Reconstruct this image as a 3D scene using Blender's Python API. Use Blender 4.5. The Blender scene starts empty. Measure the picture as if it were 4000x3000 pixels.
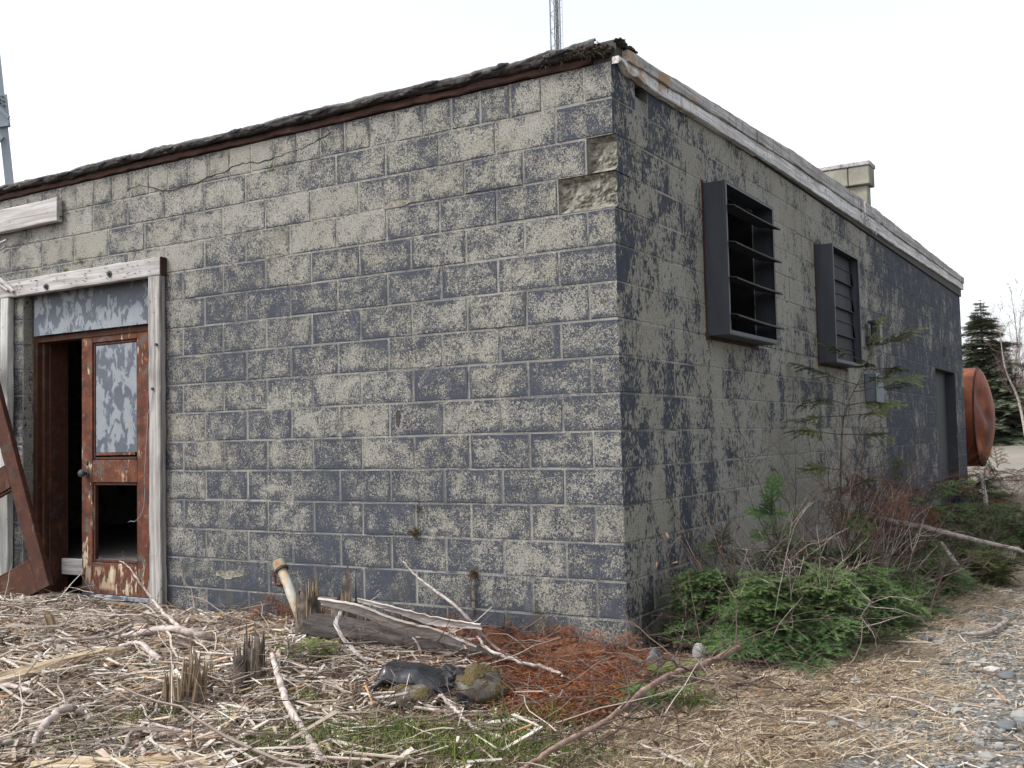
import bpy, math, random
import numpy as np
from mathutils import Vector, Matrix
from mathutils.geometry import tessellate_polygon

rng = np.random.default_rng(11)
random.seed(11)
SC = bpy.context.scene
COL = SC.collection
PI = math.pi

# ------------------------------------------------------------------ camera
CAM = np.array([2.3903, -5.0342, 1.1274])
YAW, PITCH, ROLL = math.radians(-31.3284), math.radians(3.0637), math.radians(-1.2871)
FPX = 4075.68
_f = np.array([math.sin(YAW) * math.cos(PITCH), math.cos(YAW) * math.cos(PITCH), math.sin(PITCH)])
_r0 = np.cross(_f, [0, 0, 1.0]); _r0 /= np.linalg.norm(_r0)
_u0 = np.cross(_r0, _f)
_r = math.cos(ROLL) * _r0 + math.sin(ROLL) * _u0
_u = -math.sin(ROLL) * _r0 + math.cos(ROLL) * _u0
cd = bpy.data.cameras.new('camera')
cd.sensor_fit = 'HORIZONTAL'; cd.sensor_width = 36.0; cd.lens = 36.0 * FPX / 4000.0
cd.clip_start = 0.05; cd.clip_end = 2000
cam = bpy.data.objects.new('camera', cd); COL.objects.link(cam)
cam.matrix_world = Matrix(((_r[0], _u[0], -_f[0], CAM[0]), (_r[1], _u[1], -_f[1], CAM[1]), (_r[2], _u[2], -_f[2], CAM[2]), (0, 0, 0, 1)))
SC.camera = cam

# ------------------------------------------------------------------ sky and sun (bright overcast)
SUN_EL, SUN_AZ = 50.0, 222.0          # azimuth measured clockwise from +Y
sx = math.sin(math.radians(SUN_AZ)) * math.cos(math.radians(SUN_EL))
sy = math.cos(math.radians(SUN_AZ)) * math.cos(math.radians(SUN_EL))
sz = math.sin(math.radians(SUN_EL))
W = bpy.data.worlds.new('World'); SC.world = W; W.use_nodes = True
wn = W.node_tree
bg = wn.nodes['Background']
sky = wn.nodes.new('ShaderNodeTexSky'); sky.sky_type = 'NISHITA'; sky.sun_disc = False
sky.sun_elevation = math.radians(SUN_EL); sky.sun_rotation = math.radians(SUN_AZ)
sky.air_density = 1.0; sky.dust_density = 4.0; sky.ozone_density = 1.0; sky.altitude = 300
hs = wn.nodes.new('ShaderNodeHueSaturation'); hs.inputs['Saturation'].default_value = 0.24
wn.links.new(sky.outputs[0], hs.inputs['Color']); wn.links.new(hs.outputs[0], bg.inputs['Color'])
bg.inputs['Strength'].default_value = 0.15
sd = bpy.data.lights.new('sun', 'SUN'); sd.energy = 1.0; sd.angle = math.radians(11); sd.color = (1.0, 0.975, 0.94)
sun = bpy.data.objects.new('sun', sd); COL.objects.link(sun)
sun.rotation_euler = Vector((sx, sy, sz)).to_track_quat('Z', 'Y').to_euler(); sun.location = (-8, -12, 20)
SC.view_settings.view_transform = 'Standard'; SC.view_settings.look = 'None'
SC.view_settings.gamma = 1.0; SC.view_settings.exposure = 1.2
SC.view_settings.use_curve_mapping = False

# ------------------------------------------------------------------ measuring helpers (survey of the place)
def ray(x, y): return _f + (x - 2000) / FPX * _r + (1500 - y) / FPX * _u
def FW(x, y, yy=0.0): d = ray(x, y); return CAM + (yy - CAM[1]) / d[1] * d          # a point on a plane parallel to the front wall
def SW(x, y, xx=0.0): d = ray(x, y); return CAM + (xx - CAM[0]) / d[0] * d          # ... parallel to the side wall
def GP(x, y, h=0.0): d = ray(x, y); return CAM + (h - CAM[2]) / d[2] * d            # ... at height h above ground

# ------------------------------------------------------------------ numeric noise
def _hash(ix, iy, iz, s):
    h = (ix * 374761393 + iy * 668265263 + iz * 2147483647 + s * 974711) & 0xFFFFFFFF
    h = ((h ^ (h >> 13)) * 1274126177) & 0xFFFFFFFF
    return ((h ^ (h >> 16)) & 0xFFFF) / 65535.0
def vn(P, scale=1.0, s=0):
    P = np.asarray(P, float) * scale
    I = np.floor(P).astype(np.int64); F = P - I; F = F * F * (3 - 2 * F)
    out = 0
    for dx in (0, 1):
        for dy in (0, 1):
            for dz in (0, 1):
                w = (F[:, 0] if dx else 1 - F[:, 0]) * (F[:, 1] if dy else 1 - F[:, 1]) * (F[:, 2] if dz else 1 - F[:, 2])
                out = out + w * _hash(I[:, 0] + dx, I[:, 1] + dy, I[:, 2] + dz, s)
    return out * 2 - 1
def fbm(P, scale=1.0, s=0, o=3):
    a, t = 1.0, 0
    for i in range(o):
        t = t + a * vn(P, scale, s + i); scale *= 2.1; a *= 0.5
    return t

# ------------------------------------------------------------------ ground height
def smooth(a, b, x): t = np.clip((np.asarray(x, float) - a) / (b - a), 0, 1); return t * t * (3 - 2 * t)
def gz(x, y):
    x = np.atleast_1d(np.asarray(x, float)); y = np.atleast_1d(np.asarray(y, float))
    P = np.stack([x, y, 0 * x], 1)
    near = smooth(40, 12, np.hypot(x, y))
    z = 0.025 * fbm(P, 0.9, 3) * near + 0.01 * fbm(P, 5, 8) * near
    z += 0.05 * np.exp(-((x + 2.3) / 1.6) ** 2 - ((y + 1.3) / 0.8) ** 2)
    z += 0.62 * smooth(14, 31, y) * smooth(-12, -2, x)
    z -= 0.04 * smooth(1.2, 1.9, x) * smooth(12, 5, y)
    z += 0.030 * fbm(P, 2.1, 14) * smooth(-0.2, -0.9, x) * smooth(-.15, -.6, y) * smooth(-4.5, -3, y)
    inside = ((x < 0.03) & (x > -8.1) & (y > 0.03) & (y < 12.2))
    return np.where(inside, -0.08, z)
def gz1(x, y): return float(gz(x, y)[0])

# ------------------------------------------------------------------ mesh accumulator
class MB:
    def __init__(s): s.v = []; s.q = []; s.t = []; s.n = 0; s.c = []; s.qm = []; s.tm = []
    def add(s, V, Q=None, T=None, c=0.5, m=0):
        V = np.asarray(V, float).reshape(-1, 3)
        s.v.append(V)
        c = np.asarray(c, float); s.c.append(np.full(len(V), float(c)) if c.ndim == 0 else c)
        if Q is not None and len(Q): Q = np.asarray(Q, np.int64).reshape(-1, 4); s.q.append(Q + s.n); s.qm.append(np.full(len(Q), m))
        if T is not None and len(T): T = np.asarray(T, np.int64).reshape(-1, 3); s.t.append(T + s.n); s.tm.append(np.full(len(T), m))
        s.n += len(V); return s
    def mesh(s, name, mats, smooth=False, extra=None):
        me = bpy.data.meshes.new(name)
        V = np.concatenate(s.v); Q = np.concatenate(s.q) if s.q else np.zeros((0, 4), int); T = np.concatenate(s.t) if s.t else np.zeros((0, 3), int)
        me.vertices.add(len(V)); me.vertices.foreach_set('co', V.astype(np.float32).ravel())
        nl = Q.size + T.size
        me.loops.add(nl); me.loops.foreach_set('vertex_index', np.concatenate([Q.ravel(), T.ravel()]).astype(np.int32))
        me.polygons.add(len(Q) + len(T))
        st = np.concatenate([np.arange(len(Q)) * 4, Q.size + np.arange(len(T)) * 3]).astype(np.int32)
        me.polygons.foreach_set('loop_start', st)
        if not isinstance(mats, (list, tuple)): mats = [mats]
        for k in mats: me.materials.append(k)
        mi = np.concatenate((s.qm or [np.zeros(0)]) + (s.tm or [np.zeros(0)])).astype(np.int32)
        me.polygons.foreach_set('material_index', mi)
        me.polygons.foreach_set('use_smooth', np.full(len(Q) + len(T), smooth))
        me.update(calc_edges=True); me.validate()
        a = me.attributes.new('tint', 'FLOAT', 'POINT'); a.data.foreach_set('value', np.concatenate(s.c).astype(np.float32))
        if extra:
            for nm, (ty, arr) in extra.items():
                a = me.attributes.new(nm, ty, 'POINT'); a.data.foreach_set('vector' if ty == 'FLOAT_VECTOR' else 'value', np.asarray(arr, np.float32).ravel())
        return me
    def build(s, name, mats, parent=None, smooth=False, loc=None):
        o = bpy.data.objects.new(name, s.mesh(name, mats, smooth)); COL.objects.link(o)
        if parent is not None: o.parent = parent
        return o

def put(name, me, parent=None, loc=(0, 0, 0), rz=0.0):
    o = bpy.data.objects.new(name, me); COL.objects.link(o); o.location = loc; o.rotation_euler = (0, 0, rz)
    if parent is not None: o.parent = parent
    return o
def tag(o, label=None, cat=None, group=None, kind=None):
    if label: o['label'] = label
    if cat: o['category'] = cat
    if group: o['group'] = group
    if kind: o['kind'] = kind
    return o
def thing(name, label, cat, group=None, loc=(0, 0, 0)):
    o = bpy.data.objects.new(name, None); COL.objects.link(o); o.location = loc; o.empty_display_size = 0.1
    return tag(o, label, cat, group)

BOXQ = [(0, 3, 2, 1), (4, 5, 6, 7), (0, 1, 5, 4), (1, 2, 6, 5), (2, 3, 7, 6), (3, 0, 4, 7)]
def box(lo, hi):
    (a, b, c), (d, e, f) = lo, hi
    return np.array([(a, b, c), (d, b, c), (d, e, c), (a, e, c), (a, b, f), (d, b, f), (d, e, f), (a, e, f)], float), BOXQ
_CB = {}
def cbox(lo, hi, ch=0.004):
    """box with chamfered edges: 24 verts"""
    lo = np.array(lo, float); hi = np.array(hi, float); c = (lo + hi) / 2; h = (hi - lo) / 2
    ch = min(ch, h.min() * 0.45)
    V = []; idx = {}
    for sxx in (-1, 1):
        for syy in (-1, 1):
            for szz in (-1, 1):
                sg = np.array([sxx, syy, szz])
                for ax in range(3):
                    o = h - ch; o = o.copy(); o[ax] = h[ax]
                    idx[(sxx, syy, szz, ax)] = len(V); V.append(c + sg * o)
    Q = []; T = []
    for ax in range(3):
        b, d = [k for k in range(3) if k != ax]
        for s0 in (-1, 1):
            loop = []
            for sb, sd_ in ((-1, -1), (1, -1), (1, 1), (-1, 1)):
                k = [0, 0, 0]; k[ax] = s0; k[b] = sb; k[d] = sd_; loop.append(idx[(*k, ax)])
            Q.append(loop)
        for sb in (-1, 1):
            for sd_ in (-1, 1):
                k0 = [0, 0, 0]; k0[ax] = -1; k0[b] = sb; k0[d] = sd_
                k1 = list(k0); k1[ax] = 1
                Q.append([idx[(*k0, b)], idx[(*k1, b)], idx[(*k1, d)], idx[(*k0, d)]])
    for sxx in (-1, 1):
        for syy in (-1, 1):
            for szz in (-1, 1):
                T.append([idx[(sxx, syy, szz, 0)], idx[(sxx, syy, szz, 1)], idx[(sxx, syy, szz, 2)]])
    V = np.array(V)
    def fix(F):
        out = []
        for f in F:
            p = V[f]; n = np.cross(p[1] - p[0], p[2] - p[0]); out.append(list(f) if n @ (p.mean(0) - c) > 0 else list(f)[::-1])
        return out
    return V, fix(Q), fix(T)

def tube(P, R, sides=5, cap=True):
    P = np.asarray(P, float); n = len(P); R = np.broadcast_to(np.asarray(R, float), (n,))
    T = np.gradient(P, axis=0); T /= np.linalg.norm(T, axis=1)[:, None] + 1e-9
    ref = np.array([0, 0, 1.0]) if abs(T[:, 2].mean()) < 0.8 else np.array([1.0, 0, 0])
    A = np.cross(T, ref); A /= np.linalg.norm(A, axis=1)[:, None] + 1e-9
    B = np.cross(A, T)
    th = np.arange(sides) / sides * 2 * PI
    V = P[:, None] + R[:, None, None] * (np.cos(th)[None, :, None] * A[:, None] + np.sin(th)[None, :, None] * B[:, None])
    V = V.reshape(-1, 3)
    i = np.arange(n - 1)[:, None] * sides; j = np.arange(sides)[None]; j2 = (j + 1) % sides
    Q = np.stack([i + j, i + sides + j, i + sides + j2, i + j2], -1).reshape(-1, 4)
    Tt = []
    if cap and sides >= 3:
        V = np.concatenate([V, P[:1], P[-1:]])
        a, b = n * sides, n * sides + 1
        for k in range(sides):
            Tt.append((a, k, (k + 1) % sides)); Tt.append((b, (n - 1) * sides + (k + 1) % sides, (n - 1) * sides + k))
    return V, Q, Tt
def spline(pts, n):
    """Catmull-Rom resample"""
    P = np.asarray(pts, float)
    if len(P) == 2:
        t = np.linspace(0, 1, n)[:, None]; return P[0] * (1 - t) + P[1] * t
    E = np.concatenate([[2 * P[0] - P[1]], P, [2 * P[-1] - P[-2]]])
    s = np.linspace(0, len(P) - 1 - 1e-6, n); k = s.astype(int); t = (s - k)[:, None]
    a, b, c, d = E[k], E[k + 1], E[k + 2], E[k + 3]
    return 0.5 * ((2 * b) + (-a + c) * t + (2 * a - 5 * b + 4 * c - d) * t ** 2 + (-a + 3 * b - 3 * c + d) * t ** 3)
def wander(p, d, L, n=6, j=0.25, grav=0.0, r=None):
    r = r or rng
    d = np.array(d, float); d /= np.linalg.norm(d); P = [np.array(p, float)]
    for k in range(n):
        d = d + r.normal(0, j, 3) * (1 if k else 0.3) + np.array([0, 0, grav]); d /= np.linalg.norm(d)
        P.append(P[-1] + d * L / n)
    return np.array(P)
def rotz(a): c, s = math.cos(a), math.sin(a); return np.array([[c, -s, 0], [s, c, 0], [0, 0, 1.0]])
def basis(d, roll=0.0):
    """columns: x along d, z roughly up"""
    d = np.asarray(d, float); d = d / np.linalg.norm(d)
    up = np.array([0, 0, 1.0]) if abs(d[2]) < 0.95 else np.array([1.0, 0, 0])
    y = np.cross(up, d); y /= np.linalg.norm(y); z = np.cross(d, y)
    c, s = math.cos(roll), math.sin(roll)
    return np.stack([d, c * y + s * z, -s * y + c * z], 1)
def inpoly(x, y, poly):
    poly = np.asarray(poly); c = np.zeros(len(x), bool); j = len(poly) - 1
    for i in range(len(poly)):
        xi, yi = poly[i]; xj, yj = poly[j]
        c ^= ((yi > y) != (yj > y)) & (x < (xj - xi) * (y - yi) / (yj - yi + 1e-12) + xi); j = i
    return c
def gpoly(pts): return [tuple(GP(*q)[:2]) for q in pts]

# ------------------------------------------------------------------ material helpers
class NG:
    def __init__(s, nt): s.nt = nt; s.geo = None
    def new(s, t, **kw):
        n = s.nt.nodes.new(t)
        for k, v in kw.items(): setattr(n, k, v)
        return n
    def set(s, inp, v):
        if v is None: return
        if hasattr(v, 'is_output'): s.nt.links.new(v, inp)
        else:
            if isinstance(v, (tuple, list)) and inp.type == 'RGBA' and len(v) == 3: v = (*v, 1)
            inp.default_value = v
    def g(s):
        if not s.geo: s.geo = s.new('ShaderNodeNewGeometry')
        return s.geo
    def pos(s): return s.g().outputs['Position']
    def obj(s): return s.new('ShaderNodeTexCoord').outputs['Object']
    def rand(s): return s.new('ShaderNodeObjectInfo').outputs['Random']
    def attr(s, n, o='Fac'): return s.new('ShaderNodeAttribute', attribute_name=n).outputs[o]
    def sep(s, v): n = s.new('ShaderNodeSeparateXYZ'); s.set(n.inputs[0], v); return n.outputs
    def com(s, x, y, z):
        n = s.new('ShaderNodeCombineXYZ')
        for i, v in enumerate((x, y, z)): s.set(n.inputs[i], v)
        return n.outputs[0]
    def vm(s, op, a, b): n = s.new('ShaderNodeVectorMath', operation=op); s.set(n.inputs[0], a); s.set(n.inputs[1], b); return n.outputs[0]
    def ma(s, op, a, b=None, c=None, clamp=False):
        n = s.new('ShaderNodeMath', operation=op, use_clamp=clamp); s.set(n.inputs[0], a); s.set(n.inputs[1], b); s.set(n.inputs[2], c); return n.outputs[0]
    def noise(s, v, sc, d=3, r=0.55, dist=0.0, out='Fac'):
        n = s.new('ShaderNodeTexNoise'); s.set(n.inputs['Vector'], v); s.set(n.inputs['Scale'], sc); s.set(n.inputs['Detail'], d)
        s.set(n.inputs['Roughness'], r); s.set(n.inputs['Distortion'], dist); return n.outputs[out]
    def vor(s, v, sc, feature='F1', out='Distance', rnd=1.0):
        n = s.new('ShaderNodeTexVoronoi', feature=feature); s.set(n.inputs['Vector'], v); s.set(n.inputs['Scale'], sc); s.set(n.inputs['Randomness'], rnd); return n.outputs[out]
    def ramp(s, f, stops):
        n = s.new('ShaderNodeValToRGB'); cr = n.color_ramp
        while len(cr.elements) < len(stops): cr.elements.new(0.5)
        for e, (p, c) in zip(cr.elements, stops): e.position = p; e.color = (*c, 1) if len(c) == 3 else c
        s.set(n.inputs[0], f); return n.outputs[0]
    def mix(s, f, a, b, mode='MIX'):
        n = s.new('ShaderNodeMix', data_type='RGBA', blend_type=mode); s.set(n.inputs[0], f); s.set(n.inputs[6], a); s.set(n.inputs[7], b); return n.outputs[2]
    def sm(s, x, a, b, lo=0.0, hi=1.0, t='SMOOTHSTEP'):
        n = s.new('ShaderNodeMapRange', interpolation_type=t); s.set(n.inputs['Value'], x); s.set(n.inputs['From Min'], a); s.set(n.inputs['From Max'], b)
        s.set(n.inputs['To Min'], lo); s.set(n.inputs['To Max'], hi); return n.outputs['Result']

def mk(name, fn, rough=0.9, spec=0.3):
    m = bpy.data.materials.new(name); m.use_nodes = True; nt = m.node_tree; b = nt.nodes['Principled BSDF']
    g = NG(nt); d = fn(g)
    g.set(b.inputs['Base Color'], d['color']); g.set(b.inputs['Roughness'], d.get('rough', rough)); g.set(b.inputs['Specular IOR Level'], d.get('spec', spec))
    if 'metal' in d: g.set(b.inputs['Metallic'], d['metal'])
    if 'h' in d:
        bp = g.new('ShaderNodeBump'); g.set(bp.inputs['Height'], d['h']); g.set(bp.inputs['Strength'], d.get('hs', 0.5)); g.set(bp.inputs['Distance'], d.get('hd', 0.01))
        nt.links.new(bp.outputs[0], b.inputs['Normal'])
    if d.get('sss'): 
        g.set(b.inputs['Subsurface Weight'], d['sss'])
    return m

PAINT = (0.035, 0.041, 0.055); PAINT2 = (0.062, 0.069, 0.087)
def block_shade(g, bias=0.0, blocks=True):
    P = g.pos(); px, py, pz = g.sep(P)
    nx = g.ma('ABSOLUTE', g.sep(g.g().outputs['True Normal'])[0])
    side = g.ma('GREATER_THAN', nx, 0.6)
    if blocks:
        bx, bz, bh = g.sep(g.attr('bxz', 'Vector'))
        rn = g.ma('FRACT', g.ma('ADD', g.rand(), g.attr('brand')))
        ed = g.ma('MINIMUM', g.ma('SUBTRACT', bh, g.ma('ABSOLUTE', bx)), g.ma('SUBTRACT', 0.097, g.ma('ABSOLUTE', bz)))
        edge = g.sm(g.ma('ADD', ed, g.ma('MULTIPLY', g.ma('SUBTRACT', g.noise(P, 14, 2), 0.5), 0.06)), 0.045, 0.0)
        lip = g.sm(ed, 0.0065, 0.001)
        r2 = g.ma('FRACT', g.ma('MULTIPLY', rn, 17.31))
    else:
        rn = 0.5; edge = 0.0; lip = 0.0; r2 = 0.5
    # front wall: fine flakes gathered in patches
    fine = g.noise(P, 88, 4, 0.72, 1.2); med = g.noise(P, 9.0, 4, 0.65); big = g.noise(P, 1.3, 2)
    a = g.ma('MULTIPLY_ADD', fine, 1.7, g.ma('MULTIPLY', med, 0.80))
    a = g.ma('ADD', a, g.ma('MULTIPLY', big, 0.45))
    a = g.ma('ADD', a, g.ma('MULTIPLY', g.ma('SUBTRACT', rn, 0.5), 0.14))
    a = g.ma('ADD', a, g.ma('MULTIPLY', g.ma('MULTIPLY', edge, g.sm(g.noise(P, 3.3, 3), 0.36, 0.58)), 0.17))
    a = g.ma('SUBTRACT', a, g.ma('MULTIPLY', g.sm(pz, 1.7, 2.9), g.sm(px, -0.2, -3.6, 0.07, 0.15)))
    a = g.ma('ADD', a, g.ma('MULTIPLY', g.sm(pz, 0.45, 0.0), 0.12))
    a = g.ma('ADD', a, bias)
    mf = g.sm(a, 1.435, 1.515)
    # side wall: bigger areas, drawn out downwards
    Q = g.com(px, py, g.ma('MULTIPLY', pz, 0.65))
    f2 = g.noise(Q, 42, 5, 0.7, 0.7); m2 = g.noise(g.com(px, py, g.ma('MULTIPLY', pz, 0.85)), 5.0, 4, 0.65); b2 = g.noise(P, 0.9, 2)
    s = g.ma('MULTIPLY_ADD', f2, 1.3, g.ma('MULTIPLY', m2, 0.95))
    s = g.ma('ADD', s, g.ma('MULTIPLY', b2, 0.55))
    s = g.ma('ADD', s, g.ma('MULTIPLY', g.ma('SUBTRACT', rn, 0.5), 0.16))
    s = g.ma('ADD', s, g.ma('MULTIPLY', edge, 0.03))
    s = g.ma('SUBTRACT', s, g.ma('MULTIPLY', g.ma('MULTIPLY', g.sm(py, 0.5, 1.6), g.sm(py, 7.0, 4.6)), 0.13))
    s = g.ma('ADD', s, g.sm(py, 4.5, 8.0, 0.0, 0.12))
    s = g.ma('ADD', s, g.ma('MULTIPLY', g.sm(py, 0.40, 0.05, 0.0, 0.07), g.sm(px, -0.6, -0.2)))
    s = g.ma('SUBTRACT', s, g.sm(px, -1.0, -3.0, 0.0, 0.16))
    s = g.ma('SUBTRACT', s, g.ma('MULTIPLY', g.sm(pz, 1.3, 0.5, 0, 0.09), g.sm(py, 5.0, 2.5)))
    s = g.ma('ADD', s, bias)
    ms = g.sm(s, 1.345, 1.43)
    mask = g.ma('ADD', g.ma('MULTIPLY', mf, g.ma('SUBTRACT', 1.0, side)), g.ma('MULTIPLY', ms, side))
    mask = g.ma('MULTIPLY', mask, g.ma('SUBTRACT', 1.0, g.ma('MULTIPLY', lip, g.sm(med, 0.4, 0.62))))
    grit = g.noise(P, 130, 3, 0.75)
    bare = g.mix(g.noise(P, 2.2, 3), (0.270, 0.262, 0.233), (0.380, 0.370, 0.334))
    bare = g.mix(g.ma('MULTIPLY', r2, 0.35), bare, (0.27, 0.25, 0.19))
    bare = g.mix(g.sm(grit, 0.38, 0.60), g.mix(0.62, bare, (0.06, 0.06, 0.058)), bare)
    bare = g.mix(g.ma('MULTIPLY', g.sm(g.noise(P, 3.4, 4, 0.65), 0.56, 0.75), 0.55), bare, (0.15, 0.135, 0.095))
    pc = g.mix(g.noise(P, 5, 3), PAINT, PAINT2)
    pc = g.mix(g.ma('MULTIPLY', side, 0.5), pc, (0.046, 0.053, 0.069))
    pc = g.mix(g.sm(g.noise(Q, 9, 4, 0.65), 0.50, 0.75, 0, 0.35), pc, (0.19, 0.195, 0.205))
    col = g.mix(mask, bare, pc)
    moss = g.ma('MULTIPLY', g.sm(pz, 0.4, 0.02), g.sm(g.noise(P, 5, 4), 0.48, 0.66))
    col = g.mix(g.ma('MULTIPLY', moss, 0.55), col, (0.075, 0.062, 0.03))
    h = g.ma('ADD', g.ma('MULTIPLY', mask, 0.35), g.ma('MULTIPLY', grit, 0.5))
    return dict(color=col, h=h, hs=0.9, hd=0.006, rough=g.ma('MULTIPLY_ADD', mask, -0.10, 0.97), spec=0.12)
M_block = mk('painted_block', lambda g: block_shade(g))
def _mortar(g):
    d = block_shade(g, 0.06, False)
    d['color'] = g.mix(g.sm(g.noise(g.pos(), 2.0, 3), 0.3, 0.7), g.mix(0.15, d['color'], (0.30, 0.287, 0.25)), g.mix(g.sm(g.sep(g.pos())[1], 2.5, 5.5, 0.62, 0.12), d['color'], (0.38, 0.37, 0.33)))
    d['color'] = g.mix(g.sm(g.noise(g.pos(), 5.0, 4, 0.65), 0.53, 0.66, 0, 0.75), d['color'], (0.055, 0.052, 0.046))
    return d
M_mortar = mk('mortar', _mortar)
def _raw(g):
    P = g.pos(); n = g.noise(P, 30, 5, 0.7)
    c = g.ramp(n, [(0.32, (0.055, 0.051, 0.042)), (0.50, (0.20, 0.19, 0.16)), (0.70, (0.34, 0.325, 0.28))])
    c = g.mix(g.sm(g.noise(P, 9, 3), 0.58, 0.7, 0, 0.6), c, (0.09, 0.085, 0.045))
    return dict(color=c, h=n, hs=1.0, hd=0.02)
M_raw = mk('broken_concrete', _raw)
def _chim(g):
    P = g.pos(); n = g.noise(P, 4, 5, 0.65)
    c = g.ramp(n, [(0.3, (0.15, 0.142, 0.115)), (0.6, (0.27, 0.26, 0.215)), (0.8, (0.36, 0.35, 0.30))])
    return dict(color=c, h=g.noise(P, 60, 3), hs=0.4)
M_chim = mk('chimney_block', _chim)

def wood(axis, light, dark, stain=None, sc=1.0):
    def f(g):
        P = g.pos(); k = [38, 38, 38]; k['XYZ'.index(axis)] = 1.6
        V = g.vm('MULTIPLY', P, tuple(x * sc for x in k))
        n = g.noise(V, 1.0, 5, 0.65, 0.4); m = g.noise(P, 3, 3)
        c = g.ramp(n, [(0.28, dark), (0.48, tuple((a + b) / 2 for a, b in zip(light, dark))), (0.62, light)])
        c = g.mix(g.sm(m, 0.5, 0.75, 0, 0.55), c, stain or dark)
        c = g.mix(g.sm(g.noise(P, 24, 2), 0.70, 0.74, 0, 0.7), c, (0.07, 0.055, 0.045))
        return dict(color=c, h=n, hs=0.6, hd=0.006)
    return f
M_woodX = mk('bleached_wood_x', wood('X', (0.47, 0.455, 0.445), (0.20, 0.185, 0.178)))
M_woodZ = mk('bleached_wood_z', wood('Z', (0.37, 0.355, 0.34), (0.115, 0.105, 0.098)))
M_woodZ2 = mk('pale_wood_z', wood('Z', (0.55, 0.55, 0.53), (0.27, 0.26, 0.24)))
def _fascia(base, dark, amt):
    def f(g):
        P = g.pos(); px, py, pz = g.sep(P)
        gr = g.noise(g.vm('MULTIPLY', P, (60, 1.3, 60)), 1.0, 5, 0.65, 0.4); st_ = g.noise(g.vm('MULTIPLY', P, (20, 22, 1.6)), 1.0, 4, 0.65); m = g.noise(P, 2.4, 4, 0.6)
        c = g.mix(g.sm(gr, 0.36, 0.62), dark, base)
        c = g.mix(g.ma('MULTIPLY', g.sm(st_, 0.50, 0.68), amt), c, tuple(x * .55 for x in dark))
        c = g.mix(g.sm(m, 0.50, 0.66, 0, 0.6), c, dark)
        rs = g.ma('MULTIPLY', g.sm(g.noise(P, 6, 4, .6), 0.52, 0.62), g.sm(py, 2.2, 0.5))
        c = g.mix(g.ma('MULTIPLY', rs, 0.75), c, (0.30, 0.19, 0.10))
        c = g.mix(g.sm(g.noise(P, 17, 3), 0.66, 0.70, 0, 0.8), c, (0.06, 0.05, 0.045))
        return dict(color=c, h=g.ma('ADD', gr, g.ma('MULTIPLY', m, .4)), hs=0.8, hd=0.008)
    return f
M_fascia = mk('flaking_white_board', _fascia((0.68, 0.69, 0.70), (0.36, 0.345, 0.335), 0.45))
M_trim = mk('grey_trim_board', _fascia((0.47, 0.465, 0.46), (0.22, 0.205, 0.20), 0.65))
M_rotwood = mk('rotten_red_wood', wood('X', (0.075, 0.036, 0.028), (0.022, 0.013, 0.011)))
M_darkwood = mk('dark_wood', wood('X', (0.075, 0.066, 0.06), (0.022, 0.019, 0.017)))

def _rust(pale=1.0, dark=0.0):
    def f(g):
        P = g.pos(); px, py, pz = g.sep(P)
        n = g.noise(P, 9, 5, 0.65); m = g.noise(P, 2.4, 3); fine = g.noise(P, 60, 3)
        c = g.ramp(n, [(0.3, (0.030, 0.014, 0.011)), (0.5, (0.088, 0.028, 0.016)), (0.70, (0.18, 0.058, 0.023))])
        c = g.mix(g.sm(m, 0.45, 0.7, 0, 0.7), c, (0.10, 0.035, 0.018))
        c = g.mix(g.sm(g.noise(P, 34, 4, 0.7), 0.5, 0.66, 0, 0.55), c, (0.035, 0.020, 0.016))
        c = g.mix(g.sm(g.noise(P, 21, 4, 0.65), 0.60, 0.68, 0, 0.8), c, (0.24, 0.09, 0.03))
        S = g.com(px, py, g.ma('MULTIPLY', pz, 0.3))
        br = g.ma('MULTIPLY', g.sm(pz, 0.255, 0.225), g.sm(pz, 0.06, 0.1))
        bw = g.ma('MULTIPLY', br, g.sm(g.noise(S, 16, 4, 0.65), 0.53, 0.62))
        c = g.mix(g.ma('MULTIPLY', bw, 0.8 * pale), c, g.mix(fine, (0.20, 0.20, 0.20), (0.46, 0.33, 0.17)))
        w = g.ma('MULTIPLY', g.sm(g.noise(S, 17, 5, 0.68), 0.58, 0.65), g.sm(m, 0.42, 0.52))
        c = g.mix(g.ma('MULTIPLY', w, 0.85 * pale), c, g.mix(fine, (0.42, 0.33, 0.20), (0.55, 0.50, 0.40)))
        k = g.sm(g.noise(P, 8.5, 5, 0.65), 0.57, 0.62)
        c = g.mix(g.ma('MULTIPLY', k, 0.8), c, (0.085, 0.078, 0.068))
        if dark: c = g.mix(dark, c, (0.03, 0.012, 0.008))  # painted shade: pulls the rust towards near-black
        return dict(color=c, h=g.ma('ADD', fine, n), hs=0.4, hd=0.004, rough=0.85)
    return f
M_rust = mk('rusted_steel', _rust()); M_rustd = mk('rusted_steel_with_shade', _rust(0.25, 0.6))  # second rust is darkened for the shade on the door jamb
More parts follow.
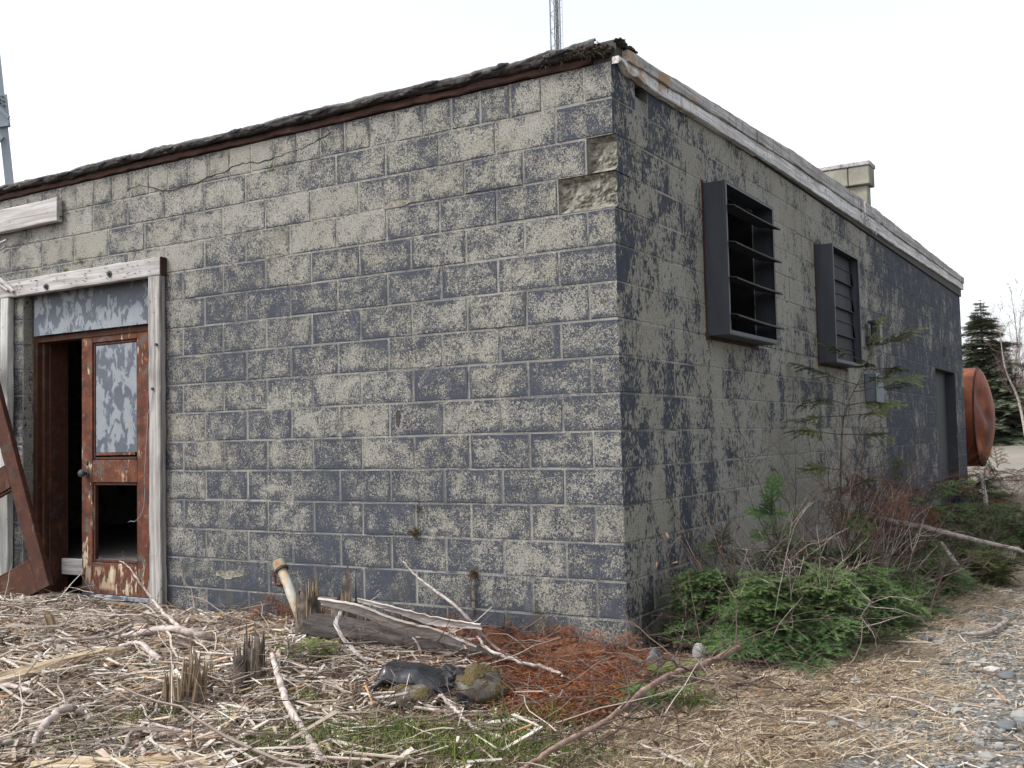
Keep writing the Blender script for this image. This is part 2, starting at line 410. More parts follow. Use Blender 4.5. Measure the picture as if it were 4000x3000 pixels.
def _sheet(g):
    P = g.pos(); px, py, pz = g.sep(P); S = g.com(px, py, g.ma('MULTIPLY', pz, 0.55))
    v = g.ma('MULTIPLY_ADD', g.noise(S, 13, 5, 0.62, 0.5), 0.9, g.ma('MULTIPLY', g.noise(P, 4.5, 2), 0.35))
    w = g.ma('ADD', g.ma('MULTIPLY', g.sm(v, 0.615, 0.665), 0.75), g.sm(g.noise(P, 40, 4, 0.7), 0.55, 0.75, 0, 0.25))
    c = g.mix(w, g.mix(g.noise(P, 5, 3), (0.050, 0.060, 0.082), (0.095, 0.110, 0.137)), g.mix(g.noise(P, 9, 3), (0.165, 0.185, 0.21), (0.31, 0.335, 0.36)))
    c = g.mix(g.sm(g.noise(P, 13, 4), 0.66, 0.72, 0, 0.7), c, (0.20, 0.11, 0.07))
    return dict(color=c, h=g.ma('MULTIPLY', w, -1.0), hs=0.3, hd=0.002, rough=0.6)
M_sheet = mk('peeling_blue_sheet', _sheet)
def _dksteel(g):
    P = g.pos(); px, py, pz = g.sep(P); S = g.com(px, py, g.ma('MULTIPLY', pz, 0.15))
    n = g.noise(S, 12, 4, 0.6)
    c = g.ramp(n, [(0.3, (0.030, 0.034, 0.044)), (0.65, (0.052, 0.059, 0.072)), (0.85, (0.11, 0.12, 0.135))])
    c = g.mix(g.sm(g.noise(P, 30, 3), 0.66, 0.72, 0, 0.6), c, (0.10, 0.045, 0.025))
    return dict(color=c, rough=0.55, spec=0.45, h=g.noise(P, 4, 2), hs=0.15, hd=0.01)
M_steel = mk('dark_painted_steel', _dksteel)
def _slat(g):
    P = g.pos(); n = g.noise(P, 6, 3)
    return dict(color=g.mix(n, (0.030, 0.031, 0.037), (0.060, 0.061, 0.069)), rough=0.75, spec=0.15)
M_slat = mk('grey_louvre_slat', _slat)
def _membrane(g):
    P = g.pos(); n = g.noise(P, 16, 5, 0.65); t = g.sep(g.g().outputs['Normal'])[2]
    c = g.ramp(n, [(0.3, (0.009, 0.008, 0.008)), (0.55, (0.026, 0.023, 0.022)), (0.66, (0.060, 0.056, 0.054)), (0.73, (0.26, 0.27, 0.28))])
    gr = g.noise(P, 120, 2)
    c = g.mix(g.ma('MULTIPLY', g.sm(t, 0.2, 0.8), 0.8), c, g.mix(gr, (0.06, 0.055, 0.045), (0.17, 0.15, 0.13)))
    c = g.mix(g.sm(g.noise(P, 5, 3), 0.66, 0.72, 0, 0.7), c, (0.06, 0.07, 0.02))
    return dict(color=c, h=g.noise(P, 45, 4), hs=0.9, hd=0.012, rough=0.8)
M_memb = mk('torn_roofing_felt', _membrane)
def _clod(g):
    P = g.pos(); n = g.noise(P, 55, 5, 0.7)
    c = g.ramp(n, [(0.3, (0.012, 0.010, 0.008)), (0.5, (0.045, 0.035, 0.026)), (0.7, (0.12, 0.095, 0.075))])
    c = g.mix(g.sm(g.noise(P, 13, 3), 0.58, 0.66, 0, 0.8), c, (0.06, 0.065, 0.015))
    return dict(color=c, h=n, hs=1.0, hd=0.02)
M_clod = mk('mossy_felt', _clod)
def flat(c, rough=0.9, var=0.35, sc=20):
    def f(g):
        n = g.noise(g.pos(), sc, 4, 0.6)
        return dict(color=g.mix(n, tuple(x * (1 - var) for x in c), tuple(x * (1 + var) for x in c)), rough=rough, h=n, hs=0.25, hd=0.004)
    return f
M_interior = mk('dark_interior', flat((0.05, 0.045, 0.04)))  # dark tone standing for the shade inside rooms and openings
M_floorin = mk('dusty_floor', flat((0.22, 0.21, 0.20), 0.9, 0.5, 9))
M_roof = mk('flat_roof', flat((0.06, 0.058, 0.055)))
M_dkdoor = mk('dark_door_and_recess_shade', flat((0.035, 0.038, 0.046), 0.7, 0.4, 8))  # side door colour, also the painted shade on its reveals
M_ventshade = mk('vent_shade_black', flat((0.010, 0.010, 0.011)))  # near-black standing for the shade inside the open vent
M_galv = mk('galvanised_steel', flat((0.20, 0.235, 0.27), 0.5, 0.12, 8))
M_box = mk('grey_box_paint', flat((0.13, 0.155, 0.175), 0.6, 0.2, 8))
M_iron = mk('dark_iron', flat((0.04, 0.043, 0.046), 0.45, 0.3, 30))
M_tar = mk('tar', flat((0.014, 0.014, 0.017), 0.6, 0.5, 60))
M_plastic = mk('black_plastic', lambda g: dict(color=g.mix(g.noise(g.pos(), 14, 3), (0.007, 0.008, 0.011), (0.022, 0.024, 0.029)), rough=0.26, spec=0.6, h=g.noise(g.pos(), 20, 2), hs=0.3, hd=0.01))
def _rock(g):
    P = g.pos(); n = g.noise(P, 14, 5, 0.65)
    c = g.ramp(n, [(0.3, (0.045, 0.039, 0.032)), (0.55, (0.095, 0.085, 0.07)), (0.75, (0.20, 0.185, 0.165))])
    ms = g.sm(g.ma('ADD', g.noise(P, 9, 4, 0.6), g.ma('MULTIPLY', g.sep(g.g().outputs['Normal'])[2], 0.05)), 0.47, 0.56)
    c = g.mix(g.ma('MULTIPLY', ms, 0.9), c, g.mix(g.noise(P, 60, 3), (0.045, 0.034, 0.010), (0.125, 0.088, 0.024)))
    return dict(color=c, h=g.ma('ADD', n, g.ma('MULTIPLY', ms, g.noise(P, 110, 2))), hs=0.9, hd=0.015)
M_rock = mk('mossy_rock', _rock)
M_stone = mk('grey_stone', flat((0.105, 0.110, 0.116), 0.8, 0.3, 20)); M_pale = mk('pale_stone', flat((0.24, 0.235, 0.225), 0.8, 0.3, 20))
def _pipe(g):
    P = g.pos(); n = g.ma('MULTIPLY_ADD', g.noise(P, 6, 4, 0.6), 0.7, g.ma('MULTIPLY', g.noise(P, 22, 3), 0.3))
    c = g.ramp(n, [(0.36, (0.34, 0.37, 0.36)), (0.47, (0.33, 0.27, 0.19)), (0.57, (0.24, 0.12, 0.05)), (0.72, (0.13, 0.05, 0.025))])
    return dict(color=c, rough=0.6)
M_pipe = mk('rust_streaked_pipe', _pipe)
def _tank(g):
    P = g.pos(); px, py, pz = g.sep(P); S = g.com(px, py, g.ma('MULTIPLY', pz, 0.4)); n = g.noise(S, 3.2, 5, 0.65)
    c = g.ramp(n, [(0.3, (0.07, 0.027, 0.024)), (0.48, (0.16, 0.045, 0.024)), (0.62, (0.28, 0.088, 0.030)), (0.8, (0.38, 0.22, 0.13))])
    return dict(color=c, h=n, hs=0.2, rough=0.65)
M_tank = mk('rusted_tank', _tank)

# plant and litter materials: the per-piece tint picks the colour along a ramp
def tinted(stops, var=0.18, sc=40, rough=0.9, spec=0.2):
    def f(g):
        t = g.ma('ADD', g.attr('tint'), g.ma('MULTIPLY', g.ma('SUBTRACT', g.noise(g.pos(), sc, 3), 0.5), var))
        return dict(color=g.ramp(t, stops), rough=rough, spec=spec)
    return f
M_chips = mk('wood_chips', tinted([(0.0, (0.05, 0.034, 0.026)), (0.22, (0.125, 0.085, 0.058)), (0.45, (0.31, 0.24, 0.17)), (0.68, (0.46, 0.405, 0.345)), (0.86, (0.57, 0.535, 0.485)), (1.0, (0.36, 0.20, 0.09))]))
M_twig = mk('twigs', tinted([(0.0, (0.045, 0.030, 0.028)), (0.4, (0.12, 0.085, 0.075)), (0.7, (0.27, 0.215, 0.18)), (1.0, (0.46, 0.40, 0.35))]))
M_straw = mk('dry_straw', tinted([(0.0, (0.15, 0.105, 0.065)), (0.5, (0.34, 0.265, 0.18)), (1.0, (0.53, 0.455, 0.335))]))
M_grass = mk('green_grass', tinted([(0.0, (0.045, 0.068, 0.016)), (0.55, (0.105, 0.145, 0.036)), (1.0, (0.25, 0.25, 0.09))]))
M_leaf = mk('dead_leaves', tinted([(0.0, (0.06, 0.036, 0.024)), (0.5, (0.165, 0.098, 0.058)), (1.0, (0.34, 0.25, 0.165))]))
M_weed = mk('brown_weed', tinted([(0.0, (0.03, 0.02, 0.012)), (0.5, (0.085, 0.055, 0.03)), (1.0, (0.16, 0.11, 0.065))]))
M_red = mk('red_dead_needles', tinted([(0.0, (0.055, 0.020, 0.012)), (0.5, (0.155, 0.055, 0.026)), (1.0, (0.29, 0.122, 0.058))], 0.3, 9))
M_fir = mk('fir_needles', tinted([(0.0, (0.018, 0.046, 0.017)), (0.45, (0.050, 0.124, 0.037)), (1.0, (0.128, 0.225, 0.062))], 0.3, 6))
M_firy = mk('yellow_green_needles', tinted([(0.0, (0.040, 0.058, 0.020)), (0.5, (0.085, 0.112, 0.036)), (1.0, (0.155, 0.175, 0.058))], 0.3, 6))
M_fard = mk('spruce_needles', tinted([(0.0, (0.050, 0.052, 0.040)), (0.5, (0.088, 0.105, 0.070)), (1.0, (0.14, 0.165, 0.10))], 0.3, 3))
M_pebble = mk('pebbles', tinted([(0.0, (0.085, 0.087, 0.085)), (0.4, (0.175, 0.178, 0.172)), (0.65, (0.25, 0.246, 0.23)), (0.82, (0.34, 0.315, 0.28)), (0.94, (0.30, 0.215, 0.17)), (1.0, (0.48, 0.46, 0.43))], 0.12, 60, 0.85))
M_stump = mk('shattered_wood', tinted([(0.0, (0.05, 0.036, 0.026)), (0.5, (0.17, 0.125, 0.08)), (0.8, (0.30, 0.23, 0.155)), (1.0, (0.46, 0.40, 0.33))], 0.25, 60))
def _bark(a, b, c_):
    def f(g):
        P = g.pos(); n = g.noise(P, 22, 5, 0.65); t = g.attr('tint')
        c = g.ramp(n, [(0.32, a), (0.5, b), (0.66, c_)])
        return dict(color=c, h=n, hs=0.5, hd=0.008)
    return f
M_bark = mk('dark_bark', _bark((0.03, 0.022, 0.018), (0.085, 0.066, 0.055), (0.17, 0.14, 0.12)))
M_birch = mk('bleached_birch', _bark((0.17, 0.125, 0.105), (0.36, 0.305, 0.275), (0.48, 0.43, 0.40)))
M_greyb = mk('grey_branch', _bark((0.14, 0.115, 0.10), (0.29, 0.25, 0.225), (0.43, 0.39, 0.36)))
M_pink = mk('pinkish_bark', _bark((0.115, 0.07, 0.055), (0.215, 0.140, 0.112), (0.32, 0.24, 0.20)))
M_dark = mk('brown_twig_bark', _bark((0.045, 0.030, 0.027), (0.095, 0.066, 0.056), (0.16, 0.12, 0.10)))
def _rotlog(g):
    P = g.pos(); V = g.vm('MULTIPLY', g.obj(), (3, 60, 60)); n = g.noise(V, 1.0, 5, 0.65, 0.5)
    c = g.ramp(n, [(0.3, (0.09, 0.06, 0.035)), (0.46, (0.33, 0.24, 0.14)), (0.62, (0.52, 0.43, 0.32)), (0.8, (0.57, 0.53, 0.48))])
    return dict(color=c, h=n, hs=0.9, hd=0.012)
M_rotlog = mk('bleached_rotten_log', _rotlog)
def _silver(g):
    V = g.vm('MULTIPLY', g.obj(), (2.2, 45, 45)); n = g.noise(V, 1.0, 5, 0.6, 0.3)
    c = g.ramp(n, [(0.3, (0.13, 0.105, 0.09)), (0.5, (0.34, 0.305, 0.285)), (0.7, (0.48, 0.445, 0.43))])
    return dict(color=c, h=n, hs=0.6, hd=0.006)
M_silver = mk('silvered_wood', _silver)

GX = 1.40   # the gravel road runs along the building beyond this line
def _ground(g):
    P = g.pos(); px, py, pz = g.sep(P)
    wob = g.ma('MULTIPLY', g.ma('SUBTRACT', g.noise(P, 2.2, 4, 0.6), 0.5), 0.7)
    road = g.sm(g.ma('ADD', px, wob), GX - 0.12, GX + 0.18)
    stones = g.vor(P, 55, 'F1', 'Color'); sd_ = g.vor(P, 55, 'F1', 'Distance')
    sv = g.sep(stones)[0]
    grav = g.ramp(sv, [(0.0, (0.11, 0.108, 0.10)), (0.4, (0.20, 0.195, 0.18)), (0.75, (0.28, 0.265, 0.235)), (1.0, (0.36, 0.315, 0.27))])
    grav = g.mix(g.sm(sd_, 0.3, 0.75, 0, 0.75), grav, (0.12, 0.105, 0.085))
    far = g.sm(py, 14, 24)
    grav = g.mix(far, grav, g.mix(g.noise(P, 0.5, 4), (0.13, 0.115, 0.085), (0.34, 0.325, 0.285)))
    n = g.noise(P, 60, 5, 0.7); m = g.noise(P, 6, 3)
    soil = g.ramp(n, [(0.3, (0.035, 0.024, 0.018)), (0.5, (0.105, 0.075, 0.055)), (0.68, (0.24, 0.185, 0.14))])
    strawc = g.ramp(n, [(0.3, (0.08, 0.058, 0.038)), (0.5, (0.20, 0.155, 0.105)), (0.7, (0.34, 0.28, 0.20))])
    st = g.ma('MULTIPLY', g.sm(g.ma('ADD', px, wob), 0.15, 0.6), 1.0)
    c = g.mix(st, soil, strawc)
    c = g.mix(g.sm(m, 0.58, 0.7, 0, 0.4), c, (0.055, 0.07, 0.02))
    road = g.ma('MAXIMUM', road, g.sm(py, 13, 17))
    c = g.mix(road, c, grav)
    h = g.ma('ADD', n, g.ma('MULTIPLY', road, g.ma('SUBTRACT', 1.0, sd_)))
    return dict(color=c, h=h, hs=0.9, hd=0.02, rough=0.95, spec=0.15)
M_ground = mk('ground', _ground)

# ------------------------------------------------------------------ ground: one sheet to the horizon
def axis_pts(bands):
    out = []
    for a, b, st in bands: out += list(np.arange(a, b, st))
    return np.array(out + [bands[-1][1]])
gxs = axis_pts([(-400, -60, 40), (-60, -12, 4), (-12, -5.2, 0.4), (-5.2, 3.6, 0.055), (3.6, 12, 0.4), (12, 60, 4), (60, 400, 40)])
gys = axis_pts([(-400, -60, 40), (-60, -8, 4), (-8, -3.4, 0.4), (-3.4, 3.0, 0.055), (3.0, 16, 0.25), (16, 60, 1.0), (60, 600, 40)])
X, Y = np.meshgrid(gxs, gys, indexing='ij')
Z = gz(X.ravel(), Y.ravel())
nx_, ny_ = len(gxs), len(gys)
ii, jj = np.meshgrid(np.arange(nx_ - 1), np.arange(ny_ - 1), indexing='ij'); ii = ii.ravel(); jj = jj.ravel()
mb = MB().add(np.stack([X.ravel(), Y.ravel(), Z], 1), np.stack([ii * ny_ + jj, (ii + 1) * ny_ + jj, (ii + 1) * ny_ + jj + 1, ii * ny_ + jj + 1], 1))
tag(mb.build('ground', M_ground, smooth=True), 'rough ground of soil and dry grass with a gravel road along the right', 'ground', kind='structure')

# ------------------------------------------------------------------ the block building
H = 3.165; CO = 0.2; LEN = 12.18; WX = -8.0
bld = thing('block_building', 'long single storey concrete block building with flaking dark blue paint', 'building')
HOLES_F = [(-5.214, -3.56, -0.5, 2.365), (-0.165, -0.006, H - 0.6, H - 0.4), (-0.346, -0.006, H - 0.8, H - 0.6)]                      # x0 x1 z0 z1 : doorway
HOLES_S = [(1.33, 2.29, H - 1.4, H - 0.4), (3.97, 4.87, H - 1.4, H - 0.4), (9.72, 11.37, -0.5, H - 1.2), (0.30, 0.475, H - 0.115, H - 0.012)]
def wall_core(a0, a1, z0, z1, holes, depth, fmap, recess=0.0035):
    """wall plate with rectangular openings: front skin, back skin and reveals"""
    A = sorted({a0, a1, *[h[0] for h in holes], *[h[1] for h in holes]}); A = [a for a in A if a0 <= a <= a1]
    Zs = sorted({z0, z1, *[min(max(h[2], z0), z1) for h in holes], *[min(max(h[3], z0), z1) for h in holes]})
    m = MB()
    solid = lambda i, j: 0 <= i < len(A) - 1 and 0 <= j < len(Zs) - 1 and not any(h[0] <= (A[i] + A[i + 1]) / 2 <= h[1] and h[2] <= (Zs[j] + Zs[j + 1]) / 2 <= h[3] for h in holes)
    f = lambda a, d, z: fmap(a, d, z)
    for i in range(len(A) - 1):
        for j in range(len(Zs) - 1):
            if not solid(i, j): continue
            p, q, r, s = A[i], A[i + 1], Zs[j], Zs[j + 1]
            m.add([f(p, recess, r), f(q, recess, r), f(q, recess, s), f(p, recess, s)], [(0, 1, 2, 3)])
            m.add([f(p, depth, r), f(q, depth, r), f(q, depth, s), f(p, depth, s)], [(3, 2, 1, 0)])
            for di, dj, e in ((-1, 0, [(p, r), (p, s)]), (1, 0, [(q, s), (q, r)]), (0, -1, [(q, r), (p, r)]), (0, 1, [(p, s), (q, s)])):
                if not solid(i + di, j + dj):
                    (a_, b_), (c_, d_) = e
                    m.add([f(a_, recess, b_), f(a_, depth, b_), f(c_, depth, d_), f(c_, recess, d_)], [(0, 1, 2, 3)])
    return m
front = wall_core(WX, -0.006, -0.3, H - 0.004, HOLES_F, 0.19, lambda a, d, z: (a, d, z)).build('front_wall', M_mortar, bld)
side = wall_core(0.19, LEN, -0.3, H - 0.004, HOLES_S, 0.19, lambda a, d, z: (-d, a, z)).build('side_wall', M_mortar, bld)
# the near end of the side wall behind the corner blocks
c0 = MB(); V, Q = box((-0.186, 0.19, -0.3), (-0.006, 0.1902, H - 0.004))
bk = MB(); V, Q = box((WX, LEN - 0.19, -0.3), (-0.19, LEN, H - 0.004)); bk.add(V, Q); bk.build('back_wall', M_mortar, bld)
bk = MB(); V, Q = box((WX - 0.19, 0, -0.3), (WX, LEN, H - 0.004)); bk.add(V, Q); bk.build('end_wall', M_mortar, bld)
rf = MB(); V, Q = box((WX - 0.2, 0.02, H + 0.002), (0.02, LEN + 0.02, H + 0.12)); rf.add(V, Q); roof = rf.build('roof', M_roof, bld)
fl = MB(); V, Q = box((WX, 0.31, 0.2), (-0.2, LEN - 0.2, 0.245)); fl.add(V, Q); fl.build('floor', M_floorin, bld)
# unseen inner partition added so that the rooms stay dark
pt = MB(); V, Q = box((WX, 7.6, 0.25), (-0.2, 7.7, H - 0.01)); pt.add(V, Q); pt.build('light_block_partition', M_interior, bld)

_bm = {}
def block_mesh(L, h, var):
    key = (round(L, 3), round(h, 3), var)
    if key in _bm: return _bm[key]
    r = np.random.default_rng(abs(hash(key)) % 2 ** 31)
    c = 0.0035; hx, hz = L / 2 - 0.0052, h / 2 - 0.0052; dep = 0.05
    j = lambda: r.normal(0, 0.0013, 2)
    O = np.array([(-hx, -hz), (hx, -hz), (hx, hz), (-hx, hz)]); O = O + np.array([j() for _ in range(4)])
    I = O * np.array([(hx - c) / hx, (hz - c) / hz])
    V = [(a, 0, b) for a, b in I] + [(a, c, b) for a, b in O] + [(a, dep, b) for a, b in O]
    Q = [(0, 1, 2, 3)]
    for k in range(4):
        k2 = (k + 1) % 4; Q += [(k, 4 + k, 4 + k2, k2), (4 + k, 8 + k, 8 + k2, 4 + k2)]
    Q = [q if q == (0, 1, 2, 3) else q[::1] for q in Q]
    V = np.array(V, float)
    m = MB().add(V, Q)
    bxz = np.stack([V[:, 0], V[:, 2] * 0.2 / h, np.full(len(V), hx)], 1)
    me = m.mesh('concrete_block', M_block, extra={'bxz': ('FLOAT_VECTOR', bxz), 'brand': ('FLOAT', np.zeros(len(V)))})
    _bm[key] = (me, V, Q, bxz); return _bm[key]
def holes_clip(a, b, z0, z1, holes):
    segs = [(a, b)]
    for h in holes:
        if min(z1, h[3]) - max(z0, h[2]) < 0.4 * (z1 - z0): continue
        ns = []
        for p, q in segs:
            if h[1] <= p or h[0] >= q: ns.append((p, q)); continue
            if h[0] - p > 0.03: ns.append((p, h[0]))
            if q - h[1] > 0.03: ns.append((h[1], q))
        segs = ns
    return segs
far = MB(); far_b = []; far_r = []; far_f = MB(); ff_b = []; ff_r = []
n_blocks = 0
def lay(wall, a, b, k, force_far=False):
    global n_blocks
    z1 = H - CO * k; z0 = z1 - CO
    for p, q in holes_clip(a, b, z0, z1, ([(-5.365, -3.56, -0.5, 2.365)] if wall == 'F' else HOLES_S)):
        me, V, Q, bxz = block_mesh(round(q - p, 2) if abs(q - p - round(q - p, 2)) < 0.004 else q - p, CO, random.randrange(3))
        c = (p + q) / 2; d = random.gauss(0, 0.0012)
        loc = (c, d, (z0 + z1) / 2) if wall == 'F' else (-d, c, (z0 + z1) / 2)
        tilt = random.gauss(0, 0.0025)
        if force_far:
            R = rotz(0 if wall == 'F' else PI / 2)
            (far if wall == 'S' else far_f).add(V @ R.T + np.array(loc), Q); (far_b if wall == 'S' else ff_b).append(bxz); (far_r if wall == 'S' else ff_r).append(np.full(len(V), random.random()))
        else:
            o = put('concrete_block', me, front if wall == 'F' else side, loc, 0 if wall == 'F' else PI / 2)
            o.rotation_euler[1 if wall == 'F' else 0] = 0
            o.rotation_euler = (0, tilt, o.rotation_euler[2]); n_blocks += 1
for k in range(16):
    even = k % 2 == 0
    # corner block (shows on both walls)
    if k not in (2, 3):
        lo = (-0.165, 0.0, H - CO * (k + 1) + 0.0045) if even else (-0.346, 0.0, H - CO * (k + 1) + 0.0045)
        hi = (0.0, 0.30 if k == 0 else 0.36, H - CO * k - 0.0045) if even else (0.0, 0.168, H - CO * k - 0.0045)
        V, Q, T = cbox(lo, hi, 0.004); V[:, 2] += rng.normal(0, 0.0012, len(V))
        c = (np.array(lo) + np.array(hi)) / 2; m = MB().add(V - c, Q, T)
        ext = {'bxz': ('FLOAT_VECTOR', np.stack([0 * V[:, 0], V[:, 2] - c[2], np.full(len(V), 0.17)], 1)), 'brand': ('FLOAT', np.zeros(len(V)))}
        put('concrete_block', m.mesh('corner_block', M_block, extra=ext), front, tuple(c)); n_blocks += 1
    if 4 <= k:
        lo = (-5.40 if even else -5.36, 0.0, H - CO * (k + 1) + 0.0045); hi = (-5.21, 0.087, H - CO * k - 0.0045)
        V, Q, T = cbox(lo, hi, 0.006); V[:, 2] += rng.normal(0, 0.0015, len(V)); c = (np.array(lo) + np.array(hi)) / 2; m = MB().add(V - c, Q, T)
        ext = {'bxz': ('FLOAT_VECTOR', np.stack([0 * V[:, 0], V[:, 2] - c[2], np.full(len(V), 0.17)], 1)), 'brand': ('FLOAT', np.zeros(len(V)))}
        put('concrete_block', m.mesh('jamb_block', M_block, extra=ext), front, tuple(c)); n_blocks += 1
    # front wall
    if k == 0:
        xs = [-0.169, -0.235] + [-0.235 - 0.205 * i for i in range(1, 28)]
        xs = [-0.169] + [-0.235 - 0.205 * i for i in range(1, 28)]
    else:
        st = -0.169 if even else -0.351
        xs = [st - 0.4 * i for i in range(15)]
    for a, b in zip(xs[1:], xs[:-1]):
        if a > WX - 0.3: lay('F', max(a, WX), b, k, force_far=(a < -5.95))
    # side wall
    st = 0.364 if even else 0.172
    if k == 0: st = 0.475
    ys = [st] + [(0.364 if even else 0.172) + 0.4 * i for i in range(1, 30)]
    ys = [y for y in ys if y < LEN - 0.05] + [LEN]
    for a, b in zip(ys[:-1], ys[1:]):
        lay('S', a, b, k, force_far=(a > 2.32 if k < 14 else a > 0.9))
fo = put('concrete_block', far.mesh('concrete_block', M_block, extra={'bxz': ('FLOAT_VECTOR', np.concatenate(far_b)), 'brand': ('FLOAT', np.concatenate(far_r))}), side)
fo['kind'] = 'stuff'
fo = put('concrete_block', far_f.mesh('concrete_block', M_block, extra={'bxz': ('FLOAT_VECTOR', np.concatenate(ff_b)), 'brand': ('FLOAT', np.concatenate(ff_r))}), front)
fo['kind'] = 'stuff'
# two corner blocks whose faces have broken away
def spalled(x0, x1, z0, z1, depth, seed):
    nxx, nzz = max(6, int((x1 - x0) / 0.012)), 17
    gx, gz_ = np.linspace(x0, x1, nxx), np.linspace(z0, z1, nzz)
    A, B = np.meshgrid(gx, gz_, indexing='ij'); P = np.stack([A.ravel(), 0 * A.ravel(), B.ravel()], 1)
    y = depth + 0.016 * fbm(P, 18, seed, 3) + 0.006 * fbm(P, 75, seed + 3, 2)
    e = np.minimum(np.minimum(P[:, 0] - x0, x1 - P[:, 0] + 0.02), np.minimum(P[:, 2] - z0, z1 - P[:, 2]))
    y *= np.clip(e / 0.02, 0.25, 1)
    P[:, 1] = y
    m = MB(); i, j = np.meshgrid(np.arange(nxx - 1), np.arange(nzz - 1), indexing='ij'); i = i.ravel(); j = j.ravel()
    m.add(P, np.stack([i * nzz + j, (i + 1) * nzz + j, (i + 1) * nzz + j + 1, i * nzz + j + 1], 1))
    # side-wall face that is still whole, with a ragged near edge
    zz = np.linspace(z0, z1, nzz); edge = np.interp(zz, gz_, P.reshape(nxx, nzz, 3)[-1, :, 1])
    y2 = 0.36 if (x1 - x0) < 0.2 else 0.168
    V = np.concatenate([np.stack([np.full(nzz, x1), edge, zz], 1), np.stack([np.full(nzz, x1), np.full(nzz, y2), zz], 1)])
    n = np.arange(nzz - 1)
    m.add(V, np.stack([n, nzz + n, nzz + n + 1, n + 1], 1), m=1)
    # left cheek
    return m
for k, x0, dp in ((2, -0.165, 0.055), (3, -0.346, 0.038)):
    m = spalled(x0, -0.001, H - CO * (k + 1) + 0.004, H - CO * k - 0.004, dp, k * 7)
    V = np.concatenate(m.v)
    ext = {'bxz': ('FLOAT_VECTOR', np.stack([0 * V[:, 0], V[:, 2] - (H - CO * k - 0.1), np.full(len(V), 0.17)], 1)), 'brand': ('FLOAT', np.zeros(len(V)))}
    o = put('spalled_block', m.mesh('spalled_block', [M_raw, M_block], extra=ext), front)
    o['label'] = 'corner block with its face broken away'
    V, Q = box((x0, dp + 0.02, H - CO * (k + 1)), (-0.003, 0.165, H - CO * k)); 
# chipped spots, a slot and open joints: thin patches on the block faces, the slot coloured as dark as its shade
def chip_spot(cx, cz, w, h, seed, mat=M_raw, name='chipped_spot', dy=0.012):
    n = 14; th = np.arange(n) / n * 2 * PI
    rr = 1 + 0.7 * vn(np.stack([np.cos(th), np.sin(th), np.full(n, seed)], 1), 1.6, seed)
    O = np.stack([cx + w / 2 * rr * np.cos(th), np.full(n, -0.0035), cz + h / 2 * rr * np.sin(th)], 1)
    I = np.stack([cx + w / 2 * 0.8 * rr * np.cos(th), np.full(n, -0.0012), cz + h / 2 * 0.8 * rr * np.sin(th)], 1)
    V = np.concatenate([O, I, [[cx, -0.0008, cz]]])
    k = np.arange(n); k2 = (k + 1) % n
    return MB().add(V, np.stack([k, n + k, n + k2, k2], 1)[:, ::-1], np.stack([n + k, np.full(n, 2 * n), n + k2], 1)[:, ::-1]).build(name, mat, front)
chip_spot(-1.47, 2.585, 0.19, 0.05, 3); chip_spot(-2.49, 2.372, 0.17, 0.022, 5); chip_spot(-2.95, 0.27, 0.25, 0.06, 9)
chip_spot(-1.486, 1.27, 0.03, 0.085, 2, M_interior, 'dark_slot_patch')  # flat patch; its dark colour stands for shade inside a slot
# crack stepping along the top course
P = np.array([FW(x, y, -0.001) for x, y in [(497, 740), (560, 725), (640, 745), (700, 735), (760, 715), (850, 680), (940, 640), (1020, 632), (1140, 592), (1200, 570), (1290, 520)]])
P = spline(P, 60); P[:, 2] += rng.normal(0, 0.004, 60)
m = MB(); m.add(*tube(P, 0.0028 + 0.002 * rng.random(60), 4)); m.build('crack', M_interior, front)
# moss tufts along the joint over the door and the stain tufts low on the wall
def tuft(m, c, n, L, spread, up=(0, -0.3, 1), col=(0.2, 0.8), r=0.0012):
    for _ in range(n):
        d = np.array(up) + rng.normal(0, spread, 3); m.add(*tube(wander(np.array(c) + rng.normal(0, 0.012, 3), d, L * rng.uniform(0.5, 1.2), 3, 0.3), [r, r, r, r * 0.4], 3, False), c=rng.uniform(*col))
m = MB()
for x, y, n in ((258, 1060, 60), (140, 1062, 25), (316, 1025, 25), (1060, 660, 30), (640, 725, 25)):
    p = FW(x, y, -0.01); tuft(m, p, n, 0.025, 0.8)
m.build('moss', M_grass, front)['kind'] = 'stuff'
m = MB()
for x, y, n, L in ((1620, 2080, 150, 0.035), (1628, 1985, 40, 0.02), (1848, 2240, 140, 0.035)):
    p = FW(x, y, -0.012); tuft(m, p, n, L, 1.0, (0, -0.2, 0.1))
for z in np.linspace(0.12, 0.30, 8): tuft(m, (FW(1855, 2300)[0], -0.01, z), 14, 0.03, 0.8)
m.build('dead_weed', M_weed, front)['kind'] = 'stuff'

